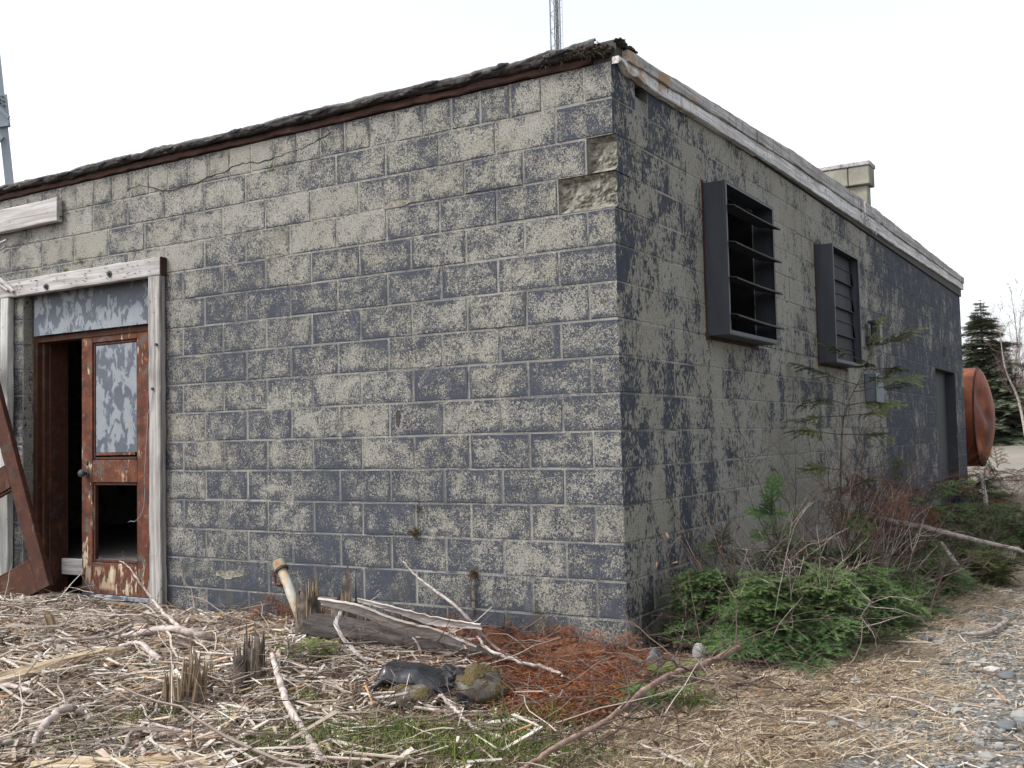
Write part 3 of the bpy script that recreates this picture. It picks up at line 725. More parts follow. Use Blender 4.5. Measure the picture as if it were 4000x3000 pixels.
def beam(p0, p1, w, d, mat, name, parent, seed, n=26, ragged=0.003, up=(0, 0, 1)):
    """timber from p0 to p1; w across (up), d in depth"""
    p0, p1 = np.array(p0, float), np.array(p1, float); t = (p1 - p0) / np.linalg.norm(p1 - p0); up = np.array(up, float); up -= t * (up @ t); up /= np.linalg.norm(up); s = np.cross(t, up)
    ch = 0.006; prof = [(-w / 2 + ch, -d / 2), (w / 2 - ch, -d / 2), (w / 2, -d / 2 + ch), (w / 2, d / 2 - ch), (w / 2 - ch, d / 2), (-w / 2 + ch, d / 2), (-w / 2, d / 2 - ch), (-w / 2, -d / 2 + ch)]
    kk = 8; V = []
    for i in range(n):
        c = p0 + (p1 - p0) * i / (n - 1)
        for a, b in prof: V.append(c + up * a + s * b)
    V = np.array(V); ns = np.stack([fbm(V, 9, seed), fbm(V, 9, seed + 11), fbm(V, 9, seed + 23)], 1) * ragged
    V = V + ns
    i, j = np.meshgrid(np.arange(n - 1), np.arange(kk), indexing='ij'); i = i.ravel(); j = j.ravel(); j2 = (j + 1) % kk
    m = MB().add(V, np.stack([i * kk + j, (i + 1) * kk + j, (i + 1) * kk + j2, i * kk + j2], 1), [(0, a, a + 1) for a in range(1, kk - 1)] + [((n - 1) * kk, (n - 1) * kk + a + 1, (n - 1) * kk + a) for a in range(1, kk - 1)])
    return m.build(name, mat, parent)
# ---- roof edge: rotten board, torn felt, fascia boards
beam((-0.12, 0.018, H + 0.028), (WX, 0.018, H + 0.028), 0.048, 0.07, M_rotwood, 'rotten_board', roof, 31, 320, 0.009)
nx2, npf = 900, 16
xs = np.linspace(WX, -0.075, nx2); th = np.linspace(-0.55 * PI, 0.62 * PI, npf)
V = []
for i, x in enumerate(xs):
    P = np.stack([np.full(npf, x), np.cos(th), np.sin(th)], 1)
    r = 0.030 * (1 + 0.30 * fbm(P * np.array([5, 1.3, 1.3]), 1, 5, 3)) + 0.007 * (0.5 - np.abs(fbm(np.stack([np.full(npf, x * 3.5), th * .6, 0 * th + x * 2.5], 1), 3.2, 9, 3)))
    lift = 0.010 * math.sin(x * 3.1) + 0.012 * vn(np.array([[x, 0, 0]]), 2.0, 4)[0]
    grow = 1.0 + 0.55 * float(smooth(-0.6, -0.15, x))
    V.append(np.stack([np.full(npf, x) + rng.normal(0, 0.002, npf), -0.03 - np.cos(th) * r * 0.9 + 0.0, H + 0.078 + lift * 0.4 + np.sin(th) * r * grow + 0.008 * (grow - 1)], 1))
V = np.concatenate(V); i, j = np.meshgrid(np.arange(nx2 - 1), np.arange(npf - 1), indexing='ij'); i = i.ravel(); j = j.ravel()
m = MB().add(V, np.stack([i * npf + j, i * npf + j + 1, (i + 1) * npf + j + 1, (i + 1) * npf + j], 1))
V2 = np.array([(WX, -0.02, H + 0.085), (-0.06, -0.02, H + 0.09), (-0.06, 0.5, H + 0.126), (WX, 0.5, H + 0.126)]); m.add(V2, [(0, 1, 2, 3)])
m.build('torn_roofing_felt', M_memb, roof, smooth=True)
def lump(m, c, r, seed, sc=2.2, amp=0.45, n=(14, 20), col=0.5, fl=None):
    u, v = np.meshgrid(np.linspace(0, PI, n[0]), np.linspace(0, 2 * PI, n[1], endpoint=False), indexing='ij'); u = u.ravel(); v = v.ravel()
    P = np.stack([np.sin(u) * np.cos(v), np.sin(u) * np.sin(v), np.cos(u)], 1)
    P = P * (1 + amp * fbm(P, sc, seed, 4))[:, None]
    V = P * np.array(r) + np.array(c)
    if fl is not None: V[:, 2] = np.maximum(V[:, 2], fl)
    i, j = np.meshgrid(np.arange(n[0] - 1), np.arange(n[1]), indexing='ij'); i = i.ravel(); j = j.ravel(); j2 = (j + 1) % n[1]
    m.add(V, np.stack([i * n[1] + j, (i + 1) * n[1] + j, (i + 1) * n[1] + j2, i * n[1] + j2], 1), c=col); return m
m = MB()
lump(m, (-0.13, 0.0, H + 0.072), (0.10, 0.065, 0.034), 3, 3.2, 0.3, (24, 36)); lump(m, (-0.04, 0.01, H + 0.062), (0.045, 0.05, 0.034), 8, 4, 0.3)
lump(m, (-0.28, 0.0, H + 0.076), (0.13, 0.06, 0.034), 5, 3.5, 0.35, (18, 30))
m.build('mossy_clod', M_clod, roof)
m = MB()
for _ in range(60):
    c = np.array([rng.uniform(-0.4, -0.02), rng.uniform(-0.07, -0.04), H + rng.uniform(0.03, 0.10)])
    m.add(*tube(wander(c, (rng.normal(0, .6), -.15, -1), rng.uniform(.02, .05), 3, .4), [.003, .003, .002, .001], 3), c=rng.random())
m.build('hanging_rag', M_clod, roof)['kind'] = 'stuff'
m = MB(); lump(m, (0.035, 0.16, H + 0.10), (0.025, 0.08, 0.016), 4, 3.5, 0.4, (16, 26)); lump(m, (0.035, 0.05, H + 0.108), (0.025, 0.04, 0.018), 6, 3.5, 0.45)
m.build('torn_felt_rag', M_clod, roof)
FB = [(-0.03, -0.05, 0.075), (0.6, -0.040, 0.097), (1.7, -0.010, 0.148), (3.2, 0.012, 0.222), (5.9, 0.040, 0.284), (12.26, 0.116, 0.301)]
fy = np.array([a for a, _, _ in FB]); fb = np.array([b for _, b, _ in FB]); ft = np.array([c for _, _, c in FB])
def fascia(y0, y1, f0, f1, x0, x1, mat, seed, ragged=0.0):
    n = max(8, int((y1 - y0) / 0.035)); y = np.linspace(y0, y1, n)
    b = np.interp(y, fy, fb); t = np.interp(y, fy, ft); lo = b + (t - b) * f0; hi = b + (t - b) * f1
    P1 = np.stack([y, 0 * y, 0 * y + seed], 1); lo = lo + 0.0035 * fbm(P1, 7, seed); hi = hi + 0.004 * fbm(P1, 6, seed + 3)
    if ragged: lo = lo + ragged * np.clip((0.42 - y) / 0.42, 0, 1) * (0.6 + 0.9 * vn(P1, 26, 3))
    xo = x1 + 0.004 * fbm(P1, 3, seed + 5)
    prof = [(x0, lo), (xo - 0.003, lo), (xo, lo + 0.004), (xo, hi - 0.004), (xo - 0.003, hi), (x0, hi)]
    V = np.stack([np.stack([np.broadcast_to(px_, (n,)), y, H + pz_], 1) for px_, pz_ in prof], 1).reshape(-1, 3); kk = len(prof)
    i, j = np.meshgrid(np.arange(n - 1), np.arange(kk), indexing='ij'); i = i.ravel(); j = j.ravel(); j2 = (j + 1) % kk
    m = MB().add(V, np.stack([i * kk + j, (i + 1) * kk + j, (i + 1) * kk + j2, i * kk + j2], 1)[:, ::-1])
    m.q[-1] = np.concatenate([m.q[-1], [[0, 1, 2, 3], [0, 3, 4, 5], [(n - 1) * kk + 3, (n - 1) * kk + 2, (n - 1) * kk + 1, (n - 1) * kk], [(n - 1) * kk + 5, (n - 1) * kk + 4, (n - 1) * kk + 3, (n - 1) * kk]]]); m.qm[-1] = np.zeros(len(m.q[-1]))
    return m
for y0, y1 in ((0.0, 3.30), (3.306, 6.55), (6.556, 9.6), (9.606, 12.26)):
    fascia(y0, y1, 0.0, 0.50, 0.004, 0.046, M_fascia, int(y0 * 7) + 20, 0.04 if y0 < .1 else 0).build('fascia_board', M_fascia, roof)
for y0, y1 in ((0.10, 2.30), (2.306, 4.80), (4.806, 5.62), (5.70, 6.3), (6.306, 8.8), (8.806, 12.26)):
    fascia(y0, y1, 0.505, 1.0, 0.004, 0.062, M_trim, int(y0 * 5) + 50).build('trim_board', M_trim, roof)
m = MB()                                                # splinters where the board has burst
for _ in range(26):
    y = rng.uniform(5.5, 6.6); m.add(*tube(wander((0.055, y, H + 0.03 + rng.uniform(0, .22)), (0.3, rng.normal(0, .5), -1), rng.uniform(.05, .16), 3, .15), [.006, .005, .004, .001], 4), c=0.9)
m.build('splinter', M_trim, roof)['kind'] = 'stuff'
# end piece of the far fascia returning round the corner
m = MB(); V, Q, T = cbox((-0.30, LEN + 0.085, H + 0.118), (0.045, LEN + 0.12, H + 0.30), 0.004); m.add(V, Q, T); m.build('fascia_return', M_fascia, roof)
# ---- chimney
ch = MB(); V, Q, T = cbox((-0.86, 7.05, H + 0.1), (-0.205, 7.22, H + 0.752), 0.006); ch.add(V, Q, T); chim = ch.build('chimney', M_chim, bld)
for a, b in ((-0.90, -0.804), (-0.796, -0.404), (-0.396, -0.165)):
    m = MB(); V, Q, T = cbox((a, 7.0, H + 0.756), (b, 7.128, H + 0.966), 0.008); m.add(V, Q, T); m.build('chimney_block', M_chim, chim)
    m = MB(); V, Q, T = cbox((a, 7.134, H + 0.756), (b, 7.26, H + 0.966), 0.008); m.add(V, Q, T); m.build('chimney_block', M_chim, chim)
m = MB(); V, Q, T = cbox((-0.92, 6.985, H + 0.968), (-0.152, 7.28, H + 1.018), 0.008); m.add(V, Q, T); m.build('chimney_cap', M_trim, chim)
m = MB(); m.add(*tube(spline([(0.0, 5.66, H + .27), (0.01, 6.05, H + .285), (0.0, 6.3, H + .295)], 8), 0.022, 8)); m.build('roof_pipe', M_rust, roof)

# ---- louvred vents on the side wall
def louvre(name, label, y0, y1, z0, z1, opened):
    d = 0.155; t = 0.006
    m = MB()
    def rb(lo, hi): V, Q, T = cbox(lo, hi, 0.002); m.add(V, Q, T)
    rb((0.002, y0, z0), (d, y0 + t, z1)); rb((0.002, y1 - t, z0), (d, y1, z1))
    rb((0.002, y0 + t + .0005, z0), (d, y1 - t - .0005, z0 + t)); rb((0.002, y0 + t + .0005, z1 - t), (d, y1 - t - .0005, z1))
    # turned-in lips of the front edge
    rb((d - .004, y0 + t + .0005, z0 + t + .0005), (d - .001, y0 + .026, z1 - t - .0005)); rb((d - .004, y1 - .026, z0 + t + .0005), (d - .001, y1 - t - .0005, z1 - t - .0005))
    rb((d - .0045, y0 + .0265, z0 + t + .0005), (d - .0005, y1 - .0265, z0 + .030)); rb((d - .0045, y0 + .0265, z1 - .022), (d - .0005, y1 - .0265, z1 - t - .0005))
    fm = MB()
    for lo, hi in (((0.0025, y0 - .022, z0 - .03), (0.007, y0 - .0005, z1 + .02)), ((0.0025, y1 + .0005, z0 - .03), (0.007, y1 + .022, z1 + .02)), ((0.0025, y0, z0 - .022), (0.0068, y1, z0 - .0005))): V, Q, T = cbox(lo, hi, .001); fm.add(V, Q, T)
    fr = m.build('louvre_vent', M_steel, bld); fr['label'] = label; fm.build('flange', M_rustd, fr)
    n = 4
    a0, a1 = y0 + .03, y1 - .03
    if opened:
        for k, fr_ in enumerate((0.16, 0.40, 0.63, 0.87)):
            zc = z1 - fr_ * (z1 - z0)
            if k == 0:
                dm = MB()
                for lo, hi in (((-0.6, y0 + .025, z0 + .015), (0.0, y0 + .028, z1 - .015)), ((-0.6, y1 - .028, z0 + .015), (0.0, y1 - .025, z1 - .015)), ((-0.6, y0 + .0285, z0 + .015), (0.0, y1 - .0285, z0 + .018)), ((-0.6, y0 + .0285, z1 - .018), (0.0, y1 - .0285, z1 - .015)), ((-0.62, y0 + .02, z0), (-0.605, y1 - .02, z1))): V, Q = box(lo, hi); dm.add(V, Q)
                dm.build('vent_shade_box', M_ventshade, fr)  # closed black box added behind the slats so the opening reads dark
            mm = MB(); ny = 14; ys = np.linspace(a0, a1, ny)
            prof = np.array([(0.0, 0.022), (0.05, 0.016), (0.10, 0.008), (0.145, 0.0), (0.160, -0.016), (0.154, -0.019), (0.141, -0.007), (0.10, 0.002), (0.05, 0.010), (0.0, 0.016)])
            sag = 0.004 * np.sin((ys - a0) / (a1 - a0) * PI) + (0.012 if k == 3 else 0) * (ys - a0)
            V = np.stack([np.stack([np.full(ny, 0.055 + px_), ys, zc + pz_ - sag], 1) for px_, pz_ in prof], 1).reshape(-1, 3); kk = len(prof)
            i, j = np.meshgrid(np.arange(ny - 1), np.arange(kk), indexing='ij'); i = i.ravel(); j = j.ravel(); j2 = (j + 1) % kk
            mm.add(V, np.stack([i * kk + j, (i + 1) * kk + j, (i + 1) * kk + j2, i * kk + j2], 1)[:, ::-1])
            mm.add(V[:kk], None, [(0, a, a + 1) for a in range(1, kk - 1)]); mm.add(V[-kk:], None, [(0, a + 1, a) for a in range(1, kk - 1)])
            mm.build('louvre_slat', M_slat, fr)
    else:
        st = (z1 - z0 - 0.05) / n
        for k in range(n):
            zt = z1 - 0.022 - k * st; xo = 0.075; hm = zt - st * .47
            mm = MB()
            prof = [(xo, zt), (xo + .004, hm + .010), (xo + .014, hm + .004), (xo + .014, hm - .006), (xo + .006, hm - .012), (xo + .010, zt - st + .010), (xo + .030, zt - st - .002), (xo + .030, zt - st - .010), (xo + .006, zt - st - .004), (xo - .006, zt)]
            V = np.array([(x, y, z) for y in (a0, a1) for x, z in prof]); kk = len(prof)
            mm.add(V, [(j, (j + 1) % kk, kk + (j + 1) % kk, kk + j) for j in range(kk)], [(0, a + 1, a) for a in range(1, kk - 1)] + [(kk, kk + a, kk + a + 1) for a in range(1, kk - 1)])
            mm.build('louvre_slat', M_slat, fr)
    return fr
louvre('louvre_vent', 'larger vent with its slats swung open', 1.31, 2.31, H - 1.40, H - 0.41, True)
louvre('louvre_vent', 'vent with closed slats', 3.95, 4.89, H - 1.44, H - 0.42, False)
# ---- small fittings on the side wall
m = MB(); V, Q, T = cbox((0.003, 5.72, H - 1.17), (0.05, 5.86, H - 1.08), .006); m.add(V, Q, T)
V, Q, T = cbox((0.052, 5.73, H - 1.17), (0.14, 5.89, H - 0.93), .02); m.add(V, Q, T); V, Q, T = cbox((0.03, 5.71, H - .955), (0.15, 5.91, H - 0.925), .008); m.add(V, Q, T)
m.build('wall_lamp', M_iron, bld)
m = MB(); V, Q, T = cbox((0.003, 5.60, H - 1.74), (0.11, 5.92, H - 1.46), .006); m.add(V, Q, T); ub = m.build('utility_box', M_box, bld)
m = MB(); V, Q, T = cbox((0.112, 5.59, H - 1.745), (0.118, 5.93, H - 1.455), .002); m.add(V, Q, T); m.build('cover', M_box, ub)
m = MB(); th = np.arange(12) / 12 * 2 * PI
V = np.concatenate([np.stack([np.full(12, 0.004), 10.50 + .085 * np.cos(th), H - .94 + .085 * np.sin(th)], 1), np.stack([np.full(12, 0.012), 10.50 + .065 * np.cos(th), H - .94 + .065 * np.sin(th)], 1), np.stack([np.full(12, 0.0045), 10.50 + .06 * np.cos(th), H - .94 + .06 * np.sin(th)], 1)])
k = np.arange(12); k2 = (k + 1) % 12
m.add(V, np.concatenate([np.stack([k, k2, 12 + k2, 12 + k], 1), np.stack([12 + k, 12 + k2, 24 + k2, 24 + k], 1), ]), [(24, 24 + a, 24 + a + 1) for a in range(1, 11)]); m.build('dark_round_disc', M_interior, bld)  # disc on the wall face, coloured dark like the shade in a hole
# ---- side doorway with dark steel door
m = MB(); V, Q, T = cbox((-0.17, 9.725, -0.05), (-0.135, 11.365, H - 1.203), .003); m.add(V, Q, T); sdoor = m.build('side_door', M_dkdoor, bld)
m = MB()
for lo, hi in (((-0.134, 9.7225, -.05), (-0.002, 9.728, H - 1.205)), ((-0.134, 11.362, -.05), (-0.002, 11.3675, H - 1.205)), ((-0.134, 9.7285, H - 1.208), (-0.002, 11.3615, H - 1.2025))): V, Q, T = cbox(lo, hi, .001); m.add(V, Q, T)
m.build('recess_shade_plate', M_dkdoor, bld)  # dark plates added over the reveals so the recess looks shaded
for y in (9.74, 9.90, 10.08):
    m = MB(); V, Q, T = cbox((-0.134, y, 0.0), (-0.105 + (y - 9.74) * -.05, y + .05, H - 1.21), .004); m.add(V, Q, T); m.build('door_rib', M_rustd if y == 9.90 else M_steel, sdoor)

# ---- main doorway: timber surround, transom sheet, steel frame and rusty leaf
hd = beam((-3.535, -0.032, 2.415), (-7.9, -0.032, 2.415), 0.132, 0.055, M_woodX, 'door_header', bld, 3, 60)
m = MB(); V, Q, T = cbox((-3.5352, -0.0595, 2.350), (-3.528, -0.003, 2.480), .002); m.add(V, Q, T); m.build('end_grain', M_rotwood, hd)
m = MB()
for px_, py_ in ((181, 1120), (428, 1070)):
    p = FW(px_, py_, -0.062); m.add(*tube([p, p + (0, -.006, 0)], 0.024, 10)); m.add(*tube([p + (0, -.006, 0), p + (0, -.020, 0)], 0.011, 6))
m.build('bolt', M_iron, hd)
m = MB()
for _ in range(46):
    p = np.array([rng.uniform(-5.5, -3.6), -0.0605, rng.uniform(2.37, 2.46)]); m.add(*tube([p, p + (rng.normal(0, .004), -.012, -.006)], 0.0022, 4))
m.build('nail', M_iron, hd)['kind'] = 'stuff'
beam((-3.60, -0.032, -0.05), (-3.60, -0.032, 2.347), 0.125, 0.055, M_woodZ, 'door_post', bld, 6, 40, 0.003, (1, 0, 0))
beam((-5.372, -0.032, -0.05), (-5.372, -0.032, 2.347), 0.105, 0.055, M_woodZ2, 'door_post', bld, 9, 40, 0.003, (1, 0, 0))
m = MB()
for px_, py_ in ((612, 1346), (598, 1519)):
    p = FW(px_, py_, -0.061); m.add(*tube([p, p + (0, -.012, 0)], 0.011, 6))
m.build('bolt', M_iron, bld)
m = MB(); V, Q, T = cbox((-5.16, 0.060, 2.035), (-3.57, 0.066, 2.362), .001); m.add(V, Q, T); m.build('transom_sheet', M_sheet, bld)
m = MB()
def rb(lo, hi, ch_=0.003): V, Q, T = cbox(lo, hi, ch_); m.add(V, Q, T)
rb((-5.205, 0.088, -0.03), (-5.155, 0.19, 2.03)); rb((-5.153, 0.125, -0.03), (-5.118, 0.30, 2.028)); rb((-5.1165, 0.165, -0.03), (-5.10, 0.33, 2.026))
rb((-3.70, 0.088, -0.03), (-3.575, 0.19, 2.03)); rb((-5.154, 0.09, 1.985), (-3.702, 0.19, 2.031))
m.build('door_frame', M_rustd, bld)
m = MB(); rb((-5.098, 0.262, 0.135), (-3.71, 0.297, 0.262), .006); m.build('threshold_beam', M_woodX, bld)
m = MB(); rb((-5.20, 0.02, -0.06), (-3.58, 0.26, -0.005), .006); m.build('sill', M_raw, bld)
m = MB()
for _ in range(16):
    x0 = rng.uniform(-5.0, -3.8); y0 = rng.uniform(.4, 1.6); a = rng.uniform(-.6, .6); V, Q, T = cbox((-.3, -.04, 0), (.3, .04, .012), .002); V = V @ rotz(a).T + (x0, y0, .248 + rng.random() * .04); m.add(V, Q, T)
m.build('fallen_lath', M_woodX, bld)['kind'] = 'stuff'

def leaf(name, parent, w=0.765, h=2.02, panel=True, mat=M_rust, framemat=M_rustd):
    """door leaf in its own frame: x 0..w, z 0..h, outer face at y=0"""
    t = 0.045; st = 0.125; parts = []
    zs = [(0.0, 0.235), (0.835, 1.005), (1.90, h)]
    m = MB(); 
    def b2(lo, hi, ch_=0.003): V, Q, T = cbox(lo, hi, ch_); m.add(V, Q, T)
    b2((0, 0, 0), (st, t, h)); b2((w - st, 0, 0), (w, t, h))
    for a, b in zs: b2((st + .0005, 0.0005, a + .001), (w - st - .0005, t - .0005, b - .001))
    o = m.build(name, mat, parent)
    m = MB()                                            # mouldings round the two openings
    for a, b in ((0.235, 0.835), (1.005, 1.90)):
        for (x0, x1, z0, z1) in ((st, st + .022, a, b), (w - st - .022, w - st, a, b), (st + .0225, w - st - .0225, a, a + .022), (st + .0225, w - st - .0225, b - .022, b)):
            b2((x0 + .0004, 0.010, z0 + .001), (x1 - .0004, t - .004, z1 - .001), .004)
    m.build('moulding', framemat, o)
    if panel:
        m = MB(); b2((st + .024, 0.016, 1.06), (w - st - .024, 0.022, 1.876), .001); m.build('door_panel', M_sheet, o)
        m = MB(); b2((st + .03, 0.004, 1.038), (w - st - .03, 0.017, 1.058), .004); m.build('panel_lip', M_rust, o)
        m = MB(); m.add(*tube([(0.06, 0, 0.905), (0.06, -.03, 0.905)], 0.013, 8)); m.add(*tube([(0.06, -.028, .905), (0.06, -.036, .905), (0.06, -.05, .905), (0.06, -.062, .905), (.06, -.068, .905)], [.014, .027, .032, .024, .006], 12)); m.add(*tube([(0.06, 0.001, 0.905), (0.06, -.006, 0.905)], 0.03, 12)); m.build('door_knob', M_iron, o, smooth=False)
        m = MB(); m.add(*tube([(0.06, 0.001, 0.985), (0.06, -.008, 0.985)], [.019, .015], 10)); m.build('lock_cylinder', M_iron, o)
        m = MB(); b2((0.0, -0.006, -0.035), (w, 0.03, -0.002), .003); m.build('sweep_strip', M_sheet, o)
    return o
lf = leaf('door_leaf', bld); lf.location = (-4.615, 0.098, 0.04)
pts = [FW(x, y, -0.068) for x, y in ((597, 1520), (590, 1580), (578, 1615), (575, 1680), (566, 1830), (566, 1920), (560, 1985), (545, 2020), (525, 2037), (512, 2035), (501, 2040))]
m = MB(); m.add(*tube(spline(pts, 40), 0.0022, 5)); tag(m.build('loose_wire', M_galv), 'thin pale wire hanging from the timber door post', 'wire')
# left board remnant high on the wall, and broken slats below it
bd = beam((-4.70, -0.035, 2.978), (-7.9, -0.035, 2.978), 0.185, 0.05, M_woodX, 'bleached_board', bld, 15, 50)
m = MB(); m.add(*tube([FW(190, 850, -.02), FW(247, 845, -.03)], [.012, .005], 5)); m.build('broken_lath', M_rotwood, bld)
m = MB()
for a, b, w_ in (((-20, 1075), (52, 1140), .018), ((-20, 1100), (30, 1135), .012), ((-10, 955), (25, 940), .014), ((-10, 985), (20, 965), .01)):
    V, Q, T = tube(spline([FW(*a, -.09), FW(*b, -.075)], 6), w_, 4); m.add(V, Q, T)
m.build('broken_slat', M_woodX, bld)
print('blocks', n_blocks)

# ---- the other leaf, off its hinges and leaning in front of the doorway
ld = thing('loose_door', 'rusty door leaf off its hinges leaning at the left of the doorway', 'door')
o = leaf('door_frame', ld, panel=False, mat=M_rustd, framemat=M_rustd)
a = math.radians(-22.5)
Mx = Matrix.Translation(Vector((-4.60, -0.19, 0.13))) @ Matrix.Rotation(math.radians(7), 4, 'Z') @ Matrix.Rotation(a, 4, 'Y') @ Matrix.Rotation(math.radians(-2), 4, 'X') @ Matrix.Translation(Vector((-0.765, 0, 0)))
ld.matrix_world = Mx

#@@PART2
# ================================================================== plants, debris and things round the building
def DP(x, y, t): return CAM + ray(x, y) * t
def on(P): P = np.array(P, float); P[:, 2] += gz(P[:, 0], P[:, 1]); return P
def bp(pts): return on([GP(x, y, h) for x, y, h in pts])
def inview(P, mar=0.12):
    d = P - CAM; z = d @ _f; X = (d @ _r) / z * FPX / 2000; Y = (d @ _u) / z * FPX / 1500
    return (z > 0.3) & (np.abs(X) < 1 + mar) & (np.abs(Y) < 1 + mar)
def unit(v): return v / (np.linalg.norm(v, axis=-1, keepdims=True) + 1e-9)
def blades(m, B, D, L, w, bend, tint):
    """grass-like blades: base B, direction D, length L, width w, sideways sag"""
    N = len(B); S = unit(np.cross(D, rng.normal(0, 1, (N, 3)))); w = np.broadcast_to(w, (N,))[:, None]; L = np.broadcast_to(L, (N,))[:, None]
    sag = np.zeros((N, 3)); sag[:, 2] = -1; sag = sag * np.asarray(bend).reshape(-1, 1) * L
    M_ = B + D * L * 0.55 + sag * 0.25; T_ = B + D * L + sag
    V = np.stack([B - S * w / 2, B + S * w / 2, M_ + S * w * 0.4, M_ - S * w * 0.4, T_], 1).reshape(-1, 3)
    k = np.arange(N) * 5
    m.add(V, np.stack([k, k + 1, k + 2, k + 3], 1), np.stack([k + 3, k + 2, k + 4], 1), np.repeat(tint, 5)); return m
def chips(m, C, yaw, pitch, L, w, t, tint):
    N = len(C); cx, sx_ = np.cos(yaw), np.sin(yaw); cp, sp = np.cos(pitch), np.sin(pitch)
    D = np.stack([cx * cp, sx_ * cp, sp], 1); roll = rng.normal(0, 0.35, N); S0 = np.stack([-sx_, cx, 0 * cx], 1); U0 = np.cross(D, S0)
    S = S0 * np.cos(roll)[:, None] + U0 * np.sin(roll)[:, None]; U = np.cross(D, S)
    e0 = rng.uniform(0.25, 1, N); e1 = rng.uniform(0.15, 1, N); sk = rng.normal(0, 0.25, (N, 2)) * w[:, None]
    V = []
    for sgn, e, k in ((-1, e0, 0), (1, e1, 1)):
        P = C + D * (sgn * L / 2)[:, None]
        for a, b in ((-1, -1), (1, -1), (1, 1), (-1, 1)):
            V.append(P + S * (a * w / 2 * e + sk[:, k])[:, None] + U * (b * t / 2)[:, None])
    V = np.stack(V, 1).reshape(-1, 3); k = (np.arange(N) * 8)[:, None, None]
    F = np.array([(0, 1, 5, 4), (1, 2, 6, 5), (2, 3, 7, 6), (3, 0, 4, 7), (0, 3, 2, 1), (4, 5, 6, 7)])[None]
    m.add(V, (k + F).reshape(-1, 4), None, np.repeat(tint, 8)); return m
def twigs(m, B, D, L, r, n=4, j=0.22, grav=0.0, tint=0.5, floor=True):
    """many thin wandering twigs at once (triangular section)"""
    N = len(B); P = [B]; d = unit(D)
    for k in range(n):
        d = unit(d + rng.normal(0, j, (N, 3)) * (1 if k else .4) + np.array([0, 0, grav])); Q = P[-1] + d * (L / n)[:, None]
        if floor: Q[:, 2] = np.maximum(Q[:, 2], gz(Q[:, 0], Q[:, 1]) + 0.004)
        P.append(Q)
    P = np.stack(P, 1); A = unit(np.cross(d, rng.normal(0, 1, (N, 3)))); Bv = np.cross(d, A)
    R = r[:, None] * np.linspace(1, 0.35, n + 1)[None]
    ring = [P + R[..., None] * (math.cos(a) * A + math.sin(a) * Bv)[:, None] for a in (0, 2.094, 4.189)]
    V = np.stack(ring, 2).reshape(-1, 3)
    base = (np.arange(N) * (n + 1) * 3)[:, None, None]; i = (np.arange(n) * 3)[None, :, None]; jn = np.arange(3)[None, None]; j2 = (jn + 1) % 3
    Q = np.stack([base + i + jn, base + i + 3 + jn, base + i + 3 + j2, base + i + j2], -1).reshape(-1, 4)
    m.add(V, Q, None, np.repeat(np.broadcast_to(tint, (N,)), (n + 1) * 3)); return P

# ---- fir sprays: flat twigs with two rows of needles
def make_spray(L=0.32, ntw=11, seed=1, nd=0.0065, nl=0.018, nw=0.0040, droop=0.5, ang=0.85):
    r = np.random.default_rng(seed); segs = []
    def pos(s): return np.array([s * L, 0, -droop * 0.35 * L * s * s])
    ns = 10; main = np.array([pos(s) for s in np.linspace(0, 1, ns)]); segs.append(main)
    for k in range(ntw):
        s = 0.10 + 0.85 * k / ntw; sg = 1 if k % 2 else -1
        a = ang * sg + r.normal(0, .1); l = L * (0.52 * (1 - s) ** 0.75 + 0.08) * r.uniform(.75, 1.2); d = np.array([math.cos(a), math.sin(a), r.normal(-.08, .12)])
        tt = np.linspace(0, 1, 5)[:, None]; segs.append(pos(s) + d * l * tt + np.array([0, 0, -0.12 * l]) * tt ** 2)
        if l > 0.3 * L:
            for q, sg2 in ((0.45, 1), (0.6, -1)):
                a2 = a + sg2 * 0.8; l2 = l * .4; segs.append(pos(s) + d * l * q + np.array([math.cos(a2), math.sin(a2), -.1]) * l2 * np.linspace(0, 1, 3)[:, None])
    NV, NT, TI = [], [], []; st = MB(); n0 = 0
    for q, S in enumerate(segs):
        ln = np.linalg.norm(np.diff(S, axis=0), axis=1).sum(); n = max(3, int(ln / nd)); P = spline(S, n); D = unit(np.gradient(P, axis=0))
        side = unit(np.cross(D, [0, 0, 1.0]) * 1.0)
        for sg in (-1, 1):
            o = unit(D * 0.55 + side * sg + r.normal(0, .18, (n, 3)) + np.array([0, 0, .18]))
            ll = nl * r.uniform(.7, 1.15, n)[:, None]
            V = np.stack([P - D * nw / 2, P + D * nw / 2, P + o * ll], 1).reshape(-1, 3)
            NV.append(V); k = n0 + np.arange(n) * 3; NT.append(np.stack([k, k + 1, k + 2], 1)); n0 += n * 3
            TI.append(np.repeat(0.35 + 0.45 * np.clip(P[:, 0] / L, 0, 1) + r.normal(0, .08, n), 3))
        V, Q, T = tube(S, np.linspace(1, .4, len(S)) * (0.0032 if q == 0 else .0016) * L / .32, 3, False); st.add(V, Q)
    return np.concatenate(NV), np.concatenate(NT), np.concatenate(TI), np.concatenate(st.v), np.concatenate(st.q)
SPR = [make_spray(seed=k, ntw=9 + k) for k in range(4)]
SPR_S = [make_spray(seed=k + 20, ntw=8, droop=0.25, nd=0.0048, nl=0.024, nw=.0055) for k in range(3)]
SPR_C = [make_spray(L=1.0, ntw=11, seed=k + 40, nd=0.035, nl=0.12, nw=0.034, droop=0.5) for k in range(3)]
def spray(m, bank, p, d, s, roll=0.0, dt=0.0):
    NV, NT, TI, SV, SQ = bank[random.randrange(len(bank))]
    R = basis(d, roll) * s; m.add(NV @ R.T + p, None, NT, np.clip(TI + dt, 0, 1)); m.add(SV @ R.T + p, SQ, None, 0.3, m=1)

